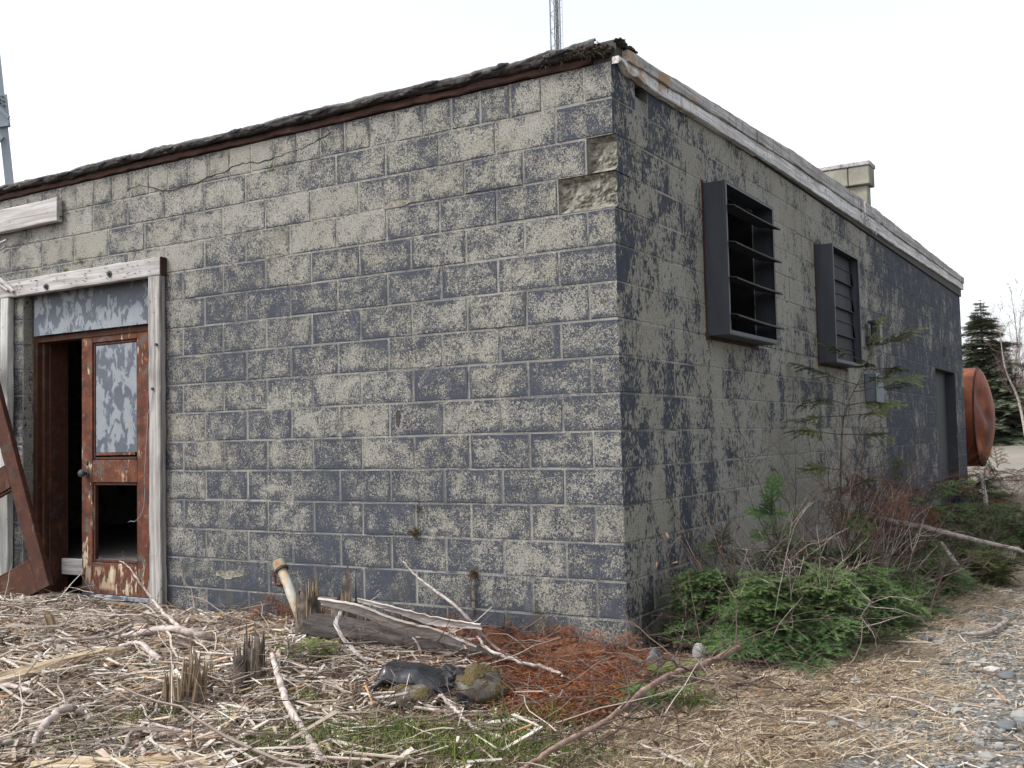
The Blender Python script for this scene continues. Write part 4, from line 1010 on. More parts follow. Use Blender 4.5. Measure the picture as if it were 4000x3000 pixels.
# ---------------------------------------------------------------- fir bushes along the side wall
def fir_bush(x, y, r, h, n, label, seed, mat=None, lean=(0, 0)):
    random.seed(seed); rr = np.random.default_rng(seed); z0 = gz1(x, y)
    t = thing('fir_bush', label, 'bush', 'low fir bushes beside the side wall', (x, y, z0))
    m = MB(); st = MB()
    for k in range(4):
        a = rr.uniform(0, 2 * PI); st.add(*tube(wander((0, 0, -.03), (.5 * math.cos(a) + lean[0], .5 * math.sin(a) + lean[1], 1.1), h * rr.uniform(.7, 1.1), 6, .12, r=rr), np.linspace(.010, .003, 7), 5))
    for k in range(n):
        a = rr.uniform(0, 2 * PI); u = rr.random() ** 0.8; zz = h * (0.08 + 0.85 * u); rad = r * (1 - .65 * u) * rr.uniform(.75, 1.15)
        d = np.array([math.cos(a), math.sin(a), rr.normal(.12, .22)]); s = rr.uniform(.65, 1.25)
        tip = np.array([lean[0] * zz + rad * math.cos(a), lean[1] * zz + rad * math.sin(a), zz]); p = tip - unit(d) * 0.30 * s
        if x + tip[0] < 0.04: d[0] = abs(d[0]) * .3; p[0] = max(p[0], 0.05 - x); 
        p[2] = max(p[2], 0.01)
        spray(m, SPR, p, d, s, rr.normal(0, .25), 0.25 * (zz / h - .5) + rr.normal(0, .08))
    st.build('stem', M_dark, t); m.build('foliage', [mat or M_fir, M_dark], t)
    return t
BUSH = [  # px py of the foot, radius, height, sprays, label
    (2620, 2500, .34, .44, 70, 'dark green fir bush tight against the building corner'),
    (2800, 2480, .36, .40, 75, 'fir bush beside the white stone'),
    (2990, 2545, .46, .44, 125, 'bright green fir bush spreading lowest over the dry grass'),
    (3200, 2530, .44, .42, 100, 'fir bush spreading out under the grey arching twigs'),
    (3380, 2470, .42, .36, 80, 'fir bush at the outer end of the front bushes beside a lone bare stem'),
    (3080, 2400, .38, .50, 70, 'fir bush close to the wall behind the spreading bushes'),
    (3330, 2330, .38, .40, 60, 'fir bush growing round the red dead branches'),
    (3560, 2280, .42, .36, 70, 'fir bush under the thin end of the fallen trunk'),
    (3680, 2120, .60, .42, 80, 'fir bush in front of the side door'),
    (3860, 2090, .70, .38, 80, 'fir bush at the edge of the track near the tank'),
    (3980, 2180, .60, .30, 60, 'fir bush at the roadside beyond the pale sliver stump'),
    (3480, 2400, .42, .28, 70, 'low fir bush half hidden by brown brush at the edge of the grass'),
    (3640, 2330, .40, .24, 60, 'low fir bush beside the birch stick'),
    (3760, 2225, .45, .26, 60, 'low fir bush around the end of the fallen tree'),
    (3960, 2110, .6, .3, 70, 'sprawling fir bush at the right edge beyond the track'),
    (3180, 2300, .4, .36, 45, 'fir bush round the foot of the tall sapling'),
    (3760, 1985, .60, .55, 70, 'fir bush filling the foot of the side doorway'),
]
for i, (a, b, r, h, n, lb) in enumerate(BUSH):
    p = GP(a, b); x = max(p[0], 0.22); fir_bush(x, p[1], r, h, n, lb, 100 + i, None, (0.1, -.1))
p = GP(3870, 2290); fir_bush(p[0], p[1], .20, .26, 45, 'small young fir standing alone at the edge of the gravel', 140, M_firy)

# ---------------------------------------------------------------- saplings in front of the side wall
def sapling(label, stem, r0, brs, mat, seed, grp='young firs growing against the side wall'):
    random.seed(seed); rr = np.random.default_rng(seed)
    P = spline(stem, 24); t = thing('fir_sapling', label, 'young tree', grp, tuple(P[0])); o = P[0]
    st = MB(); st.add(*tube(P - o, np.linspace(r0, r0 * .25, 24), 6)); m = MB(); tw = MB()
    for f, az, ln, s, up in brs:
        p = P[int(f * 23)]; d = np.array([math.cos(az), math.sin(az), up]); B = wander(p - o, d, ln * .8, 5, .08, .02, rr)
        tw.add(*tube(B, np.linspace(r0 * .45, r0 * .15, 6), 4))
        for q in (3, 4, 5):
            dd = B[q] - B[q - 1]; spray(m, SPR_S, B[q] - unit(dd) * .02, dd + rr.normal(0, .01, 3), s * (1.5 if q == 5 else 1.2), rr.normal(0, .4), rr.normal(0, .1))
    for k in range(3): spray(m, SPR_S, P[-1 - 2 * k] - o, P[-1] - P[-4] + rr.normal(0, .02, 3), .5, rr.normal(0, 1))
    st.build('stem', M_dark, t); tag(tw.build('branch', M_dark, t), kind='stuff'); m.build('foliage', [mat, M_dark], t); return t
b = GP(3285, 2240); b[0] = max(b[0], .35); yy = b[1]
def WP(x, y, xx): return SW(x, y, xx)
stem = [b, WP(3289, 2013, .42), WP(3290, 1687, .42), WP(3318, 1564, .45), WP(3383, 1434, .5), WP(3427, 1290, .55)]
sapling('tall thin yellow green sapling leaning over in front of the grey utility box', stem, .0095,
        [(.50, 3.6, .35, .45, .0), (.52, 1.0, .40, .5, .1), (.58, -.3, .32, .5, .1), (.60, 4.4, .40, .5, .15), (.66, .5, .45, .5, .1), (.70, 3.5, .42, .5, .35), (.73, -.6, .3, .45, .05), (.80, .8, .4, .5, .1), (.82, -1.2, .3, .45, .0), (.86, 3.2, .3, .45, .3), (.92, .4, .34, .45, .2), (.93, -.5, .28, .4, .1), (.4, 3.9, .35, .5, .05), (.42, .3, .3, .5, .0), (.34, 4.3, .35, .55, .0), (.3, 1.2, .45, .6, .1), (.25, -.9, .3, .6, .0)], M_firy, 7)
b2_ = GP(3030, 2440)
stem = [b2_, b2_ + (0, .02, .25), b2_ + (-.01, .05, .5), b2_ + (-.02, .06, .74)]
sapling('short bright green sapling with tiered branches in front of bare blocks', stem, .008,
        [(f, a, .24 * (1.1 - f), .30, .22) for f, a in ((.25, -.6), (.27, 2.6), (.3, 4.2), (.45, .0), (.47, 3.3), (.5, 4.9), (.68, 1.0), (.7, 3.7), (.72, -.8), (.88, .4), (.9, 3.4), (.9, 5.0))], M_fir, 9)
b3 = GP(2690, 2420); b3[0] = max(b3[0], .15)
sapling('slender pale green seedling just round the building corner', [b3, b3 + (0, 0, .25), b3 + (-.01, 0, .47)], .005, [(.5, -.8, .1, .35, .5), (.55, 3.9, .12, .35, .6), (.8, .3, .08, .3, .6)], M_firy, 12)
b4 = GP(3425, 2150); b4[0] = max(b4[0], .35)
sapling('fir sapling with a long level branch below the utility box', [b4, b4 + (0, 0, .4), b4 + (.0, 0.02, .75)], .012, [(.45, 1.2, .55, .6, .15), (.5, -.2, .45, .6, .1), (.3, 3.6, .3, .6, .1), (.62, .8, .6, .6, .2)], M_fir, 15)

# ---------------------------------------------------------------- bare shrubs
def bare_shrub(label, x, y, h, ns, spread, seed, mat, lean=(0, 0), r0=.007, leaves=0, sub=7, grp='bare twiggy shrubs beside the side wall', j=.16, grav=-.02):
    rr = np.random.default_rng(seed); z0 = gz1(x, y); t = thing('bare_shrub', label, 'shrub', grp, (x, y, z0)); m = MB(); tw = MB(); lv = MB()
    B, D, L, R = [], [], [], []
    for k in range(ns):
        d = np.array([rr.normal(0, spread) + lean[0], rr.normal(0, spread) + lean[1], 1.0]); l = h * rr.uniform(.6, 1.15)
        tn_ = .5 if mat is M_dark or mat is M_pink else 1.0
        P = wander(rr.normal(0, .04, 3) * (1, 1, 0) + (0, 0, -.02), d, l, 9, j * .42, grav, rr); m.add(*tube(P, np.linspace(r0, r0 * .3, 10), 5, False))
        for q in range(sub):
            i = rr.integers(3, 10); B.append(P[i]); dd = P[i] - P[i - 1]; D.append(unit(dd) + rr.normal(0, .55, 3)); L.append(h * rr.uniform(.15, .5)); R.append(r0 * rr.uniform(.25, .45))
    B = np.array(B); D = np.array(D); L = np.array(L); R = np.array(R)
    PP = twigs(tw, B, D, L, R, 5, .13, grav * 2, rr.random(len(B)) * tn_, False)
    n2 = len(B) * 2; ii_ = rr.integers(0, len(B), n2); kk_ = rr.integers(2, 6, n2); twigs(tw, PP[ii_, kk_], rr.normal(0, .6, (n2, 3)) + unit(PP[ii_, kk_] - PP[ii_, kk_ - 1]), L[ii_] * .45, R[ii_] * .6, 3, .2, grav, rr.random(n2) * tn_, False)
    m.build('stem', mat, t); tag(tw.build('twig', M_twig, t), kind='stuff')
    if leaves:
        ii_ = rr.integers(0, len(B), leaves); C = PP[ii_, 4] + rr.normal(0, .02, (leaves, 3))
        blades(lv, C, unit(rr.normal(0, .5, (leaves, 3)) + (0, 0, -1)), rr.uniform(.02, .04, leaves), rr.uniform(.006, .012, leaves), np.full(leaves, .1), rr.uniform(.2, .75, leaves)); tag(lv.build('dead_leaf', M_leaf, t), kind='stuff')
    return t
SH = [
    (2770, 2560, .62, 6, .35, M_dark, (-.1, 0), 26, 'bare forked shrub rising from beside the white stone'),
    (2900, 2500, .85, 6, .25, M_pink, (-.25, .1), 8, 'reddish bare shrub standing over the corner fir bush'),
    (3020, 2560, .66, 6, .45, M_greyb, (.1, 0), 0, 'grey shrub with arching twigs in front of the tiered sapling'),
    (3240, 2540, .60, 6, .45, M_greyb, (.35, .1), 0, 'grey twiggy shrub bending right over the green bush'),
    (3370, 2460, .72, 5, .35, M_dark, (.1, .3), 0, 'dark shrub of long straight stems near the red dead branches'),
    (3180, 2330, 1.15, 10, .28, M_pink, (.2, .3), 0, 'brown thicket shrub at the foot of the tall sapling'),
    (3620, 2450, .55, 3, .25, M_dark, (.25, .3), 0, 'lone dark stem standing at the edge of the dry grass'),
    (3480, 2330, .7, 6, .4, M_dark, (.4, .2), 0, 'tangled dark shrub in front of the fallen trunk'),
    (3960, 2080, .8, 8, .5, M_dark, (.3, .3), 0, 'brushy shrub beside the track near the rusty tank'),
    (3340, 2250, 1.0, 12, .3, M_pink, (.3, .2), 0, 'reddish brown brush against the wall behind the fallen tree butt'),
    (3500, 2180, .9, 12, .35, M_pink, (.3, .2), 0, 'reddish brown brush between the fallen tree and the wall'),
    (2880, 2440, .75, 9, .4, M_greyb, (.15, 0), 0, 'pale bare shrub with a spray of twigs close to the corner fir bush'),
    (3120, 2500, .62, 11, .5, M_greyb, (.25, 0), 0, 'low grey shrub with a fan of drooping twigs over the bright bush'),
    (3300, 2420, .62, 12, .5, M_dark, (.35, .2), 0, 'dense brown twig shrub between the front and rear bushes'),
    (3420, 2390, .62, 12, .5, M_greyb, (.4, .2), 0, 'grey brown brush leaning right below the fallen tree'),
    (3560, 2360, .6, 10, .5, M_dark, (.4, .2), 0, 'thin brown brush near the birch stick'),
    (3700, 2240, .6, 10, .5, M_dark, (.3, .3), 0, 'low brown brush around the thin end of the fallen tree'),
    (3860, 2180, .7, 12, .5, M_dark, (.3, .3), 0, 'brown brush beside the small lone fir'),
    (3240, 2260, 1.1, 14, .3, M_dark, (.2, .2), 0, 'dense thicket of brown stems against the wall below the closed vent'),
    (3080, 2440, 1.0, 8, .25, M_dark, (-.1, .2), 0, 'thin dark shrub reaching up beside the tiered sapling'),
]
for i, (a, b, h, ns, sp, mt, ln, lv, lb) in enumerate(SH):
    p = GP(a, b); bare_shrub(lb, max(p[0], .2), p[1], h, ns, sp, 300 + i, mt, ln, leaves=lv, r0=.0042 + .0014 * (i % 2))
# dead red fir branches caught in the shrubs
t = thing('dead_fir_branch', 'red brown dead fir branches tangled below the tall sapling', 'dead branch', None, (0, 0, 0)); m = MB(); rr = np.random.default_rng(5)
for a, b, h in [(3420, 2180, .35), (3470, 2170, .45), (3520, 2160, .5), (3380, 2200, .5), (3450, 2230, .25), (3560, 2200, .3), (3600, 2180, .3), (3330, 2260, .45), (3300, 2230, .55), (3500, 2250, .2), (3610, 2240, .12), (3480, 2120, .55), (3400, 2120, .65), (3350, 2200, .3), (3550, 2130, .5)] + [(3300 + k * 11, 2290 - (k * 37) % 90, .1 + (k * 7 % 10) * .06) for k in range(30)]:
    p = GP(a, b); spray(m, SPR, np.array([max(p[0], .2), p[1], h + gz1(p[0], p[1])]) + rr.normal(0, .06, 3), (rr.normal(.6, .5), rr.normal(.3, .5), rr.normal(.1, .3)), rr.uniform(.5, 1.0), rr.normal(0, .9), rr.normal(-.05, .15))
m.build('dead_foliage', [M_red, M_dark], t)
t = thing('dead_fir_branch', 'red brown dead fir boughs lying in the grass right of the rusty tank', 'dead branch', None, (0, 0, 0)); m = MB()
for k in range(18):
    p = GP(rng.uniform(3830, 4010), rng.uniform(1900, 2010)); spray(m, SPR, p + (0, 0, rng.uniform(.1, .55)), (rng.normal(0, 1), rng.normal(0, 1), rng.normal(.3, .3)), rng.uniform(1.0, 1.7), rng.normal(0, .6), rng.normal(0, .15))
m.build('dead_foliage', [M_red, M_dark], t)

# ---------------------------------------------------------------- logs, poles and sticks: one thing each
def stick(name, label, cat, pts, r, mat, grp=None, kink=.004, sides=7, n=None, sub=None, raw=False, taper=None):
    P = np.array(pts, float) if raw else bp(pts); n = n or max(10, 6 * len(P)); P = spline(P, n)
    k = rng.normal(0, kink, (n, 3)); k[:, 2] *= .6; P = P + k
    R = np.interp(np.linspace(0, 1, n), np.linspace(0, 1, len(r)) if hasattr(r, '__len__') else [0, 1], r if hasattr(r, '__len__') else [r, r * .6])
    R = R * (.82 + .035 * rng.normal(0, 1, n)); P[:, 2] = np.maximum(P[:, 2], gz(P[:, 0], P[:, 1]) + R * .3) if not raw else P[:, 2]
    o = P[0]; m = MB().add(*tube(P - o, R, sides)); ob = m.build(name, mat, smooth=True); ob.location = o
    tag(ob, label, cat, grp)
    if sub:
        tw = MB(); nt, ln, rt, up = sub; ii_ = rng.integers(int(n * .15), n - 1, nt); d = unit(np.gradient(P, axis=0))[ii_]
        D = d * .8 + rng.normal(0, .6, (nt, 3)) + (0, 0, up)
        PP = twigs(tw, P[ii_] - 0, D, rng.uniform(.4, 1.1, nt) * ln, np.full(nt, rt), 6, .16, -.03, rng.uniform(.0, .6, nt))
        q = nt * 3; a_ = rng.integers(0, nt, q); b_ = rng.integers(2, 7, q); twigs(tw, PP[a_, b_], unit(PP[a_, b_] - PP[a_, b_ - 1]) + rng.normal(0, .5, (q, 3)), rng.uniform(.15, .45, q) * ln, np.full(q, rt * .55), 4, .2, -.03, rng.uniform(0, .6, q))
        for v in tw.v: v -= o
        tag(tw.build('twig', M_twig, ob), kind='stuff')
    return ob
G1 = 'branches lying in the debris before the front wall'
stick('birch_branch', 'thick bleached birch branch arching over the debris below the doorway', 'branch', [(455, 2512, .06), (527, 2495, .10), (622, 2478, .13), (700, 2490, .13), (776, 2515, .10), (850, 2545, .04)], [.013, .020, .024, .025, .022, .016], M_birch, G1, .003)
P = [*bp([(712, 2490, .12), (641, 2420, .14)]), FW(590, 2335, -.42), FW(537, 2262, -.40), FW(500, 2212, -.38), FW(470, 2190, -.37)]
stick('birch_branch', 'forked pale branch rising in front of the rusty door', 'branch', P, [.015, .013, .010, .008, .005, .003], M_birch, G1, .003, raw=True, sub=(5, .25, .003, .3))
stick('thin_branch', 'long thin grey branch lying just below the door sill', 'branch', [(60, 2495, .04), (120, 2408, .08), (268, 2436, .09), (408, 2446, .09), (547, 2448, .09), (592, 2462, .05)], [.004, .006, .007, .008, .007, .005], M_greyb, G1)
stick('thin_branch', 'slim pale birch branch running along the top of the rotten log', 'branch', [(75, 2585, .05), (189, 2545, .09), (348, 2520, .10), (440, 2502, .09), (520, 2478, .08)], [.008, .010, .011, .012, .010], M_birch, G1)
stick('birch_branch', 'short sawn birch piece with its cut end facing the camera', 'branch', [(465, 2545, .06), (545, 2535, .08), (585, 2572, .07), (628, 2605, .04)], [.012, .016, .019, .020], M_birch, G1, .002)
stick('birch_branch', 'pale branch entering at the left edge below the rotten log', 'branch', [(-40, 2680, .07), (60, 2690, .07), (114, 2714, .06), (199, 2742, .03)], [.015, .014, .013, .010], M_birch, G1)
stick('thin_branch', 'short upright branch stub left of the bent birch limb', 'branch', [(118, 2722, .03), (121, 2672, .13), (144, 2640, .19)], [.008, .007, .005], M_birch, G1)
stick('birch_branch', 'bent birch limb with torn lower end at lower left', 'branch', [(318, 2790, .05), (263, 2766, .09), (199, 2797, .09), (154, 2850, .06), (134, 2905, .03), (105, 2990, .02)], [.017, .018, .017, .016, .015, .008], M_birch, G1)
stick('thin_branch', 'torn split end of wood at the lower left edge', 'branch', [(134, 2880, .05), (150, 2930, .03), (190, 3010, .01)], [.013, .010, .003], M_greyb, G1)
stick('thin_branch', 'grey branch lying at the far lower left edge', 'branch', [(-30, 2880, .05), (60, 2870, .05), (120, 2868, .03)], [.013, .012, .009], M_greyb, G1)
stick('birch_branch', 'curved pale branch over the green grass near the bottom edge', 'branch', [(370, 2935, .03), (410, 2915, .05), (480, 2868, .07), (515, 2815, .08), (580, 2790, .06), (650, 2700, .03)], [.017, .013, .013, .011, .009, .006], M_greyb, G1, .003)
stick('thin_branch', 'crooked thin branch beside the green grass tuft', 'branch', [(505, 2965, .03), (560, 2895, .06), (598, 2850, .08), (580, 2790, .10), (555, 2745, .08)], [.007, .008, .008, .006, .004], M_greyb, G1)
stick('thin_branch', 'pale straight sliver standing nearest the bottom edge', 'branch', [(548, 2870, .08), (560, 2925, .05), (565, 3000, .02)], [.007, .011, .010], M_birch, G1)
stick('thin_branch', 'long double sliver crossing left of the curved branch', 'branch', [(235, 2945, .03), (330, 2885, .06), (390, 2855, .06), (440, 2800, .05)], [.006, .007, .006, .003], M_birch, G1)
stick('peeling_pole', 'pinkish white peeling pole with splintered ends in the middle foreground', 'pole', [(1064, 2590, .14), (1092, 2670, .10), (1120, 2768, .07), (1178, 2872, .04), (1225, 2960, .03), (1262, 3020, .02)], [.014, .018, .018, .018, .018, .022], M_birch, G1, .002, 9)
stick('thin_branch', 'slim branch with a broken elbow in front of the black sheeting', 'branch', [(1690, 2762, .03), (1722, 2728, .09), (1762, 2768, .06), (1810, 2816, .04), (1882, 2856, .03), (2010, 2900, .02)], [.005, .009, .009, .009, .009, .007], M_birch, G1)
stick('weathered_stick', 'weathered grey stick propped on the black sheeting', 'stick', [(1432, 2756, .02), (1520, 2735, .07), (1598, 2712, .10)], [.006, .009, .008], M_greyb, G1, .001)
stick('weathered_stick', 'flat pale lath lying left of the mossy rock', 'stick', [(1570, 2725, .05), (1680, 2765, .03), (1760, 2780, .02)], [.007, .009, .006], M_birch, G1, .001)
stick('weathered_stick', 'long pale lath lying on the litter below the mossy rock', 'stick', [(1620, 2765, .03), (1760, 2790, .03), (1950, 2775, .02)], [.008, .009, .005], M_birch, G1, .001)
P = [FW(1575, 2192, -.03), FW(1640, 2262, -.10), *bp([(1790, 2400, .26), (1925, 2535, .08), (2085, 2608, .03)])]
stick('leaning_stick', 'long thin stick propped against the front wall beside the split log', 'stick', P, [.005, .008, .010, .011, .010], M_greyb, None, .002, raw=True, sub=(4, .18, .002, .1))
stick('thin_branch', 'pale bowed branch crossing the red needles from the leaning stick', 'branch', [(1862, 2505, .12), (1905, 2548, .11), (2030, 2580, .09), (2120, 2600, .07), (2200, 2640, .05), (2310, 2700, .02)], [.006, .010, .010, .010, .009, .006], M_birch, G1, sub=(6, .3, .003, .0))
pole = stick('fallen_sapling', 'long pinkish fallen sapling trunk running from the fir bush to the bottom edge', 'fallen tree', [(2010, 3030, .05), (2189, 2905, .10), (2363, 2805, .12), (2522, 2704, .13), (2652, 2632, .13), (2749, 2583, .13), (2888, 2512, .12)], [.011, .012, .0128, .014, .0155, .017, .018], M_pink, None, .0015, 9, 60, sub=(26, .75, .0036, -.05))
stick('dead_branch', 'bare red brown branch trailing across the needles toward the mossy rock', 'branch', [(2700, 2600, .13), (2480, 2680, .14), (2240, 2735, .10), (2090, 2690, .08), (1960, 2640, .06)], [.005, .005, .004, .004, .002], M_dark, G1, .006, 5, sub=(14, .3, .002, .1))
stick('dead_branch', 'thin bare branch curving above the fallen sapling near the corner', 'branch', [(2720, 2640, .10), (2620, 2600, .2), (2500, 2590, .22), (2380, 2570, .2), (2250, 2600, .12)], [.005, .005, .004, .004, .002], M_dark, G1, .006, 5, sub=(10, .3, .002, .1))
stick('dead_branch', 'dark thin branch lying below the fallen sapling on the dry leaves', 'branch', [(2500, 2760, .08), (2420, 2840, .06), (2300, 2930, .05), (2160, 3010, .03)], [.006, .006, .005, .003], M_dark, G1, .005, 5, sub=(12, .3, .002, .05))
stick('dead_branch', 'grey stick lying in the dry grass at the bottom right of the sapling', 'branch', [(2490, 2905, .03), (2600, 2960, .02), (2720, 3010, .015)], [.006, .008, .008], M_greyb, G1, .003, 6)
stick('weathered_stick', 'curved grey stick lying at the edge of the gravel track', 'stick', [(3755, 2478, .02), (3810, 2474, .025), (3863, 2466, .03), (3905, 2440, .03), (3938, 2414, .025)], [.010, .015, .016, .015, .012], M_greyb, None, .002)
stick('fallen_tree', 'grey fallen tree trunk lying over the bushes by the side wall', 'fallen tree', [(3369, 2011, .46), (3470, 2040, .42), (3601, 2074, .37), (3727, 2102, .32), (3951, 2138, .25), (4060, 2160, .2)], [.032, .031, .028, .024, .019, .013], M_greyb, None, .004, 9, 30, sub=(8, .5, .004, .1))
stick('birch_stick', 'mottled pale birch stick lying below the fallen trunk', 'stick', [(3672, 2133, .25), (3725, 2200, .14), (3780, 2270, .02)], [.018, .022, .018], M_birch, None, .003)
stick('birch_stick', 'white birch pole leaning upright below the rusty tank', 'pole', [(3858, 1996, .0), (3846, 1925, .24), (3831, 1850, .5)], [.045, .04, .038], M_birch, None, .004)
stick('weathered_stick', 'small forked pale twig in the gravel foreground', 'stick', [(3212, 2797, .02), (3330, 2830, .02), (3400, 2860, .02)], [.006, .006, .004], M_greyb, None, .003, 5)
stick('weathered_stick', 'long pale splinter lying across the gravel at right', 'stick', [(3390, 2700, .02), (3560, 2724, .02), (3700, 2775, .02)], [.005, .008, .005], M_birch, None, .002, 5)

# rotten logs: thick bleached wood
def rough_log(name, label, A, B, r, mat, seed, sag=0.0, rag=.25, parent=None, n=46, k=16, flat_=.75):
    A, B = np.array(A), np.array(B); L = np.linalg.norm(B - A); R = basis(B - A); s = np.linspace(0, 1, n); th = np.arange(k) / k * 2 * PI
    S, T_ = np.meshgrid(s, th, indexing='ij'); S = S.ravel(); T_ = T_.ravel()
    N_ = np.stack([S * L * 1.6, np.cos(T_), np.sin(T_)], 1)
    rad = r * np.interp(S, [0, .5, .85, 1], [1.1, 1.0, .85, .3]) * (1 + rag * fbm(N_, 1.6, seed, 4)) * (1 + .10 * vn(np.stack([S * 3, np.cos(T_) * 6, np.sin(T_) * 6], 1), 1.3, seed + 5))
    V = np.stack([S * L + .02 * vn(N_, 4, seed + 1), rad * np.cos(T_), rad * flat_ * np.sin(T_) - sag * 4 * S * (1 - S)], 1)
    i, j = np.meshgrid(np.arange(n - 1), np.arange(k), indexing='ij'); i = i.ravel(); j = j.ravel(); j2 = (j + 1) % k
    m = MB().add(V, np.stack([i * k + j, i * k + j2, (i + 1) * k + j2, (i + 1) * k + j], 1), [(0, a + 1, a) for a in range(1, k - 1)] + [((n - 1) * k, (n - 1) * k + a, (n - 1) * k + a + 1) for a in range(1, k - 1)])
    o = m.build(name, mat, parent); o.matrix_world = Matrix.Translation(Vector(A)) @ Matrix(R).to_4x4()
    if label: tag(o, label, 'log')
    return o
q = bp([(-60, 2685, .05), (485, 2562, .06)]); rough_log('rotten_log', 'thick yellowish rotten log at the left among the debris', q[0], q[1], .060, M_rotlog, 3)
q = bp([(130, 3012, .02), (960, 3005, .02)]); rough_log('rotten_log', 'shredded rotten log half buried along the bottom edge', q[0], q[1], .045, M_rotlog, 8)
q = bp([(185, 2445, .12), (215, 2515, .0)]); rough_log('wood_stub', 'short brown wood stub standing up in the debris before the door', q[1], q[0] + (0, 0, .03), .028, M_rotlog, 11)
# the split log before the wall: grey log with a silvered torn face
sl = thing('split_log', 'silvery split log lying between the shattered stumps and the wall', 'log')
q = bp([(1215, 2470, .12), (1985, 2590, .03)]); rough_log('log_body', None, q[0], q[1], .085, M_darkwood, 14, .0, .18, sl)
def sheet(pts, widths, up, mat, name, parent, seed, thick=.006, curl=.0, n=34, k=7):
    P = spline(pts, n); d = unit(np.gradient(P, axis=0)); up = np.array(up, float); s = unit(np.cross(d, np.cross(up, d))); nn = np.cross(d, s)
    w = np.interp(np.linspace(0, 1, n), np.linspace(0, 1, len(widths)), widths); u = np.linspace(-1, 1, k)
    rg = 1 + .15 * vn(np.stack([np.arange(n) * .5, np.zeros(n), np.full(n, seed)], 1), 1, seed)
    V = P[:, None] + s[:, None] * (u[None, :, None] * (w * rg)[:, None, None] / 2) + nn[:, None] * (curl * (u ** 2)[None, :, None] * w[:, None, None])
    V = V.reshape(-1, 3); V += rng.normal(0, .0012, V.shape); V2 = V - np.repeat(nn, k, 0) * thick
    i, j = np.meshgrid(np.arange(n - 1), np.arange(k - 1), indexing='ij'); i = i.ravel(); j = j.ravel(); Q = np.stack([i * k + j, (i + 1) * k + j, (i + 1) * k + j + 1, i * k + j + 1], 1)
    m = MB(); c = P[0]; R = basis(P[-1] - P[0]); W_ = np.concatenate([V, V2]); o0 = n * k
    e = []
    for a in range(n - 1): e += [(a * k, o0 + a * k, o0 + (a + 1) * k, (a + 1) * k), (a * k + k - 1, (a + 1) * k + k - 1, o0 + (a + 1) * k + k - 1, o0 + a * k + k - 1)]
    m.add((W_ - c) @ R, np.concatenate([Q, Q[:, ::-1] + o0, np.array(e)])); ob = m.build(name, mat, parent); ob.matrix_world = Matrix.Translation(Vector(c)) @ Matrix(R).to_4x4(); return ob
q = bp([(1250, 2400, .26), (1400, 2425, .24), (1560, 2470, .19), (1720, 2515, .13), (1860, 2555, .08)])
sheet(q, [.05, .085, .10, .09, .04], (0.1, -.75, .75), M_silver, 'torn_face', sl, 5, .012, .12)
q = bp([(1400, 2385, .27), (1550, 2415, .25), (1690, 2450, .21), (1880, 2462, .22)])
sheet(q, [.02, .035, .055, .03], (0, -.5, 1), M_silver, 'torn_bark', sl, 9, .008, .2)
ob = sheet(bp([(1335, 2430, .20), (1318, 2490, .17), (1350, 2545, .12), (1400, 2590, .08), (1440, 2625, .04)]), [.022, .03, .034, .03, .02], (.3, -1, .3), M_silver, 'bark_strip', None, 3, .004, .3)
tag(ob, 'curled strip of grey bark hanging from the second shattered stump', 'bark strip')

# ---------------------------------------------------------------- shattered stumps
def stump(label, px, py, w, h, n, seed, lean=(0, 0), bark_h=.35, tall=None):
    rr = np.random.default_rng(seed); p = GP(px, py); z0 = gz1(p[0], p[1]); t = thing('shattered_stump', label, 'stump', 'shattered stumps in the debris', (p[0], p[1], z0)); m = MB()
    for k in range(n):
        a = rr.uniform(0, 2 * PI); q = math.sqrt(rr.random()); b = np.array([q * w / 2 * math.cos(a), q * w * .36 * math.sin(a), -.03]); hh = h * (0.35 + 0.65 * rr.random() ** 1.3) * (1 - .25 * q)
        if tall is not None: hh *= .6 + .5 * math.exp(-((b[0] - tall) / (w * .22)) ** 2)
        d = np.array([lean[0] + b[0] * .7 + rr.normal(0, .05), lean[1] + b[1] * .5 + rr.normal(0, .05), 1.0]); P = wander(b, d, hh + .03, 5, .05, 0, rr); r = w * rr.uniform(.035, .075)
        V, Q, T = tube(P, r * np.array([1.1, 1.1, 1, .8, .5, .08]), 5); tint = np.clip(rr.uniform(.25, .85) + .25 * (V[:, 2] / h - .5), 0, 1); m.add(V, Q, T, tint)
    m.build('splintered_wood', M_stump, t)
    bk = MB(); n_ = 18; th = np.arange(n_) / n_ * 2 * PI
    lo = np.stack([.53 * w * np.cos(th), .40 * w * np.sin(th), np.full(n_, -.04)], 1); hi = np.stack([.50 * w * np.cos(th), .37 * w * np.sin(th), h * bark_h * (1 + .7 * rr.normal(0, .4, n_))], 1); mid = (lo + hi) / 2 * (1.04, 1.04, 1)
    k = np.arange(n_); k2 = (k + 1) % n_; bk.add(np.concatenate([lo, mid, hi]), np.concatenate([np.stack([k, k2, n_ + k2, n_ + k], 1), np.stack([n_ + k, n_ + k2, 2 * n_ + k2, 2 * n_ + k], 1)])); bk.build('bark', M_bark, t); return t
stump('broad brown shattered stump with one tall spike in the left foreground', 715, 2775, .20, .36, 90, 1, (0, 0), .15, .06)
stump('narrow splintered stump right of the broad brown one', 825, 2725, .05, .24, 16, 2, (.02, 0), .2)
stump('pair of slim shattered stems between the broad stump and the peeling pole', 935, 2725, .06, .27, 20, 3, (-.08, 0), .6)
stump('slim bark covered broken stem left of the peeling pole', 975, 2715, .06, .26, 16, 4, (.05, 0), .75)
stump('slender shattered stem nearest the peeling pole', 1015, 2690, .055, .27, 18, 5, (.08, 0), .7)
stump('bark clad stump with a splintered crown next to the vent pipe', 1205, 2545, .15, .44, 60, 6, (.03, 0), .52, .03)
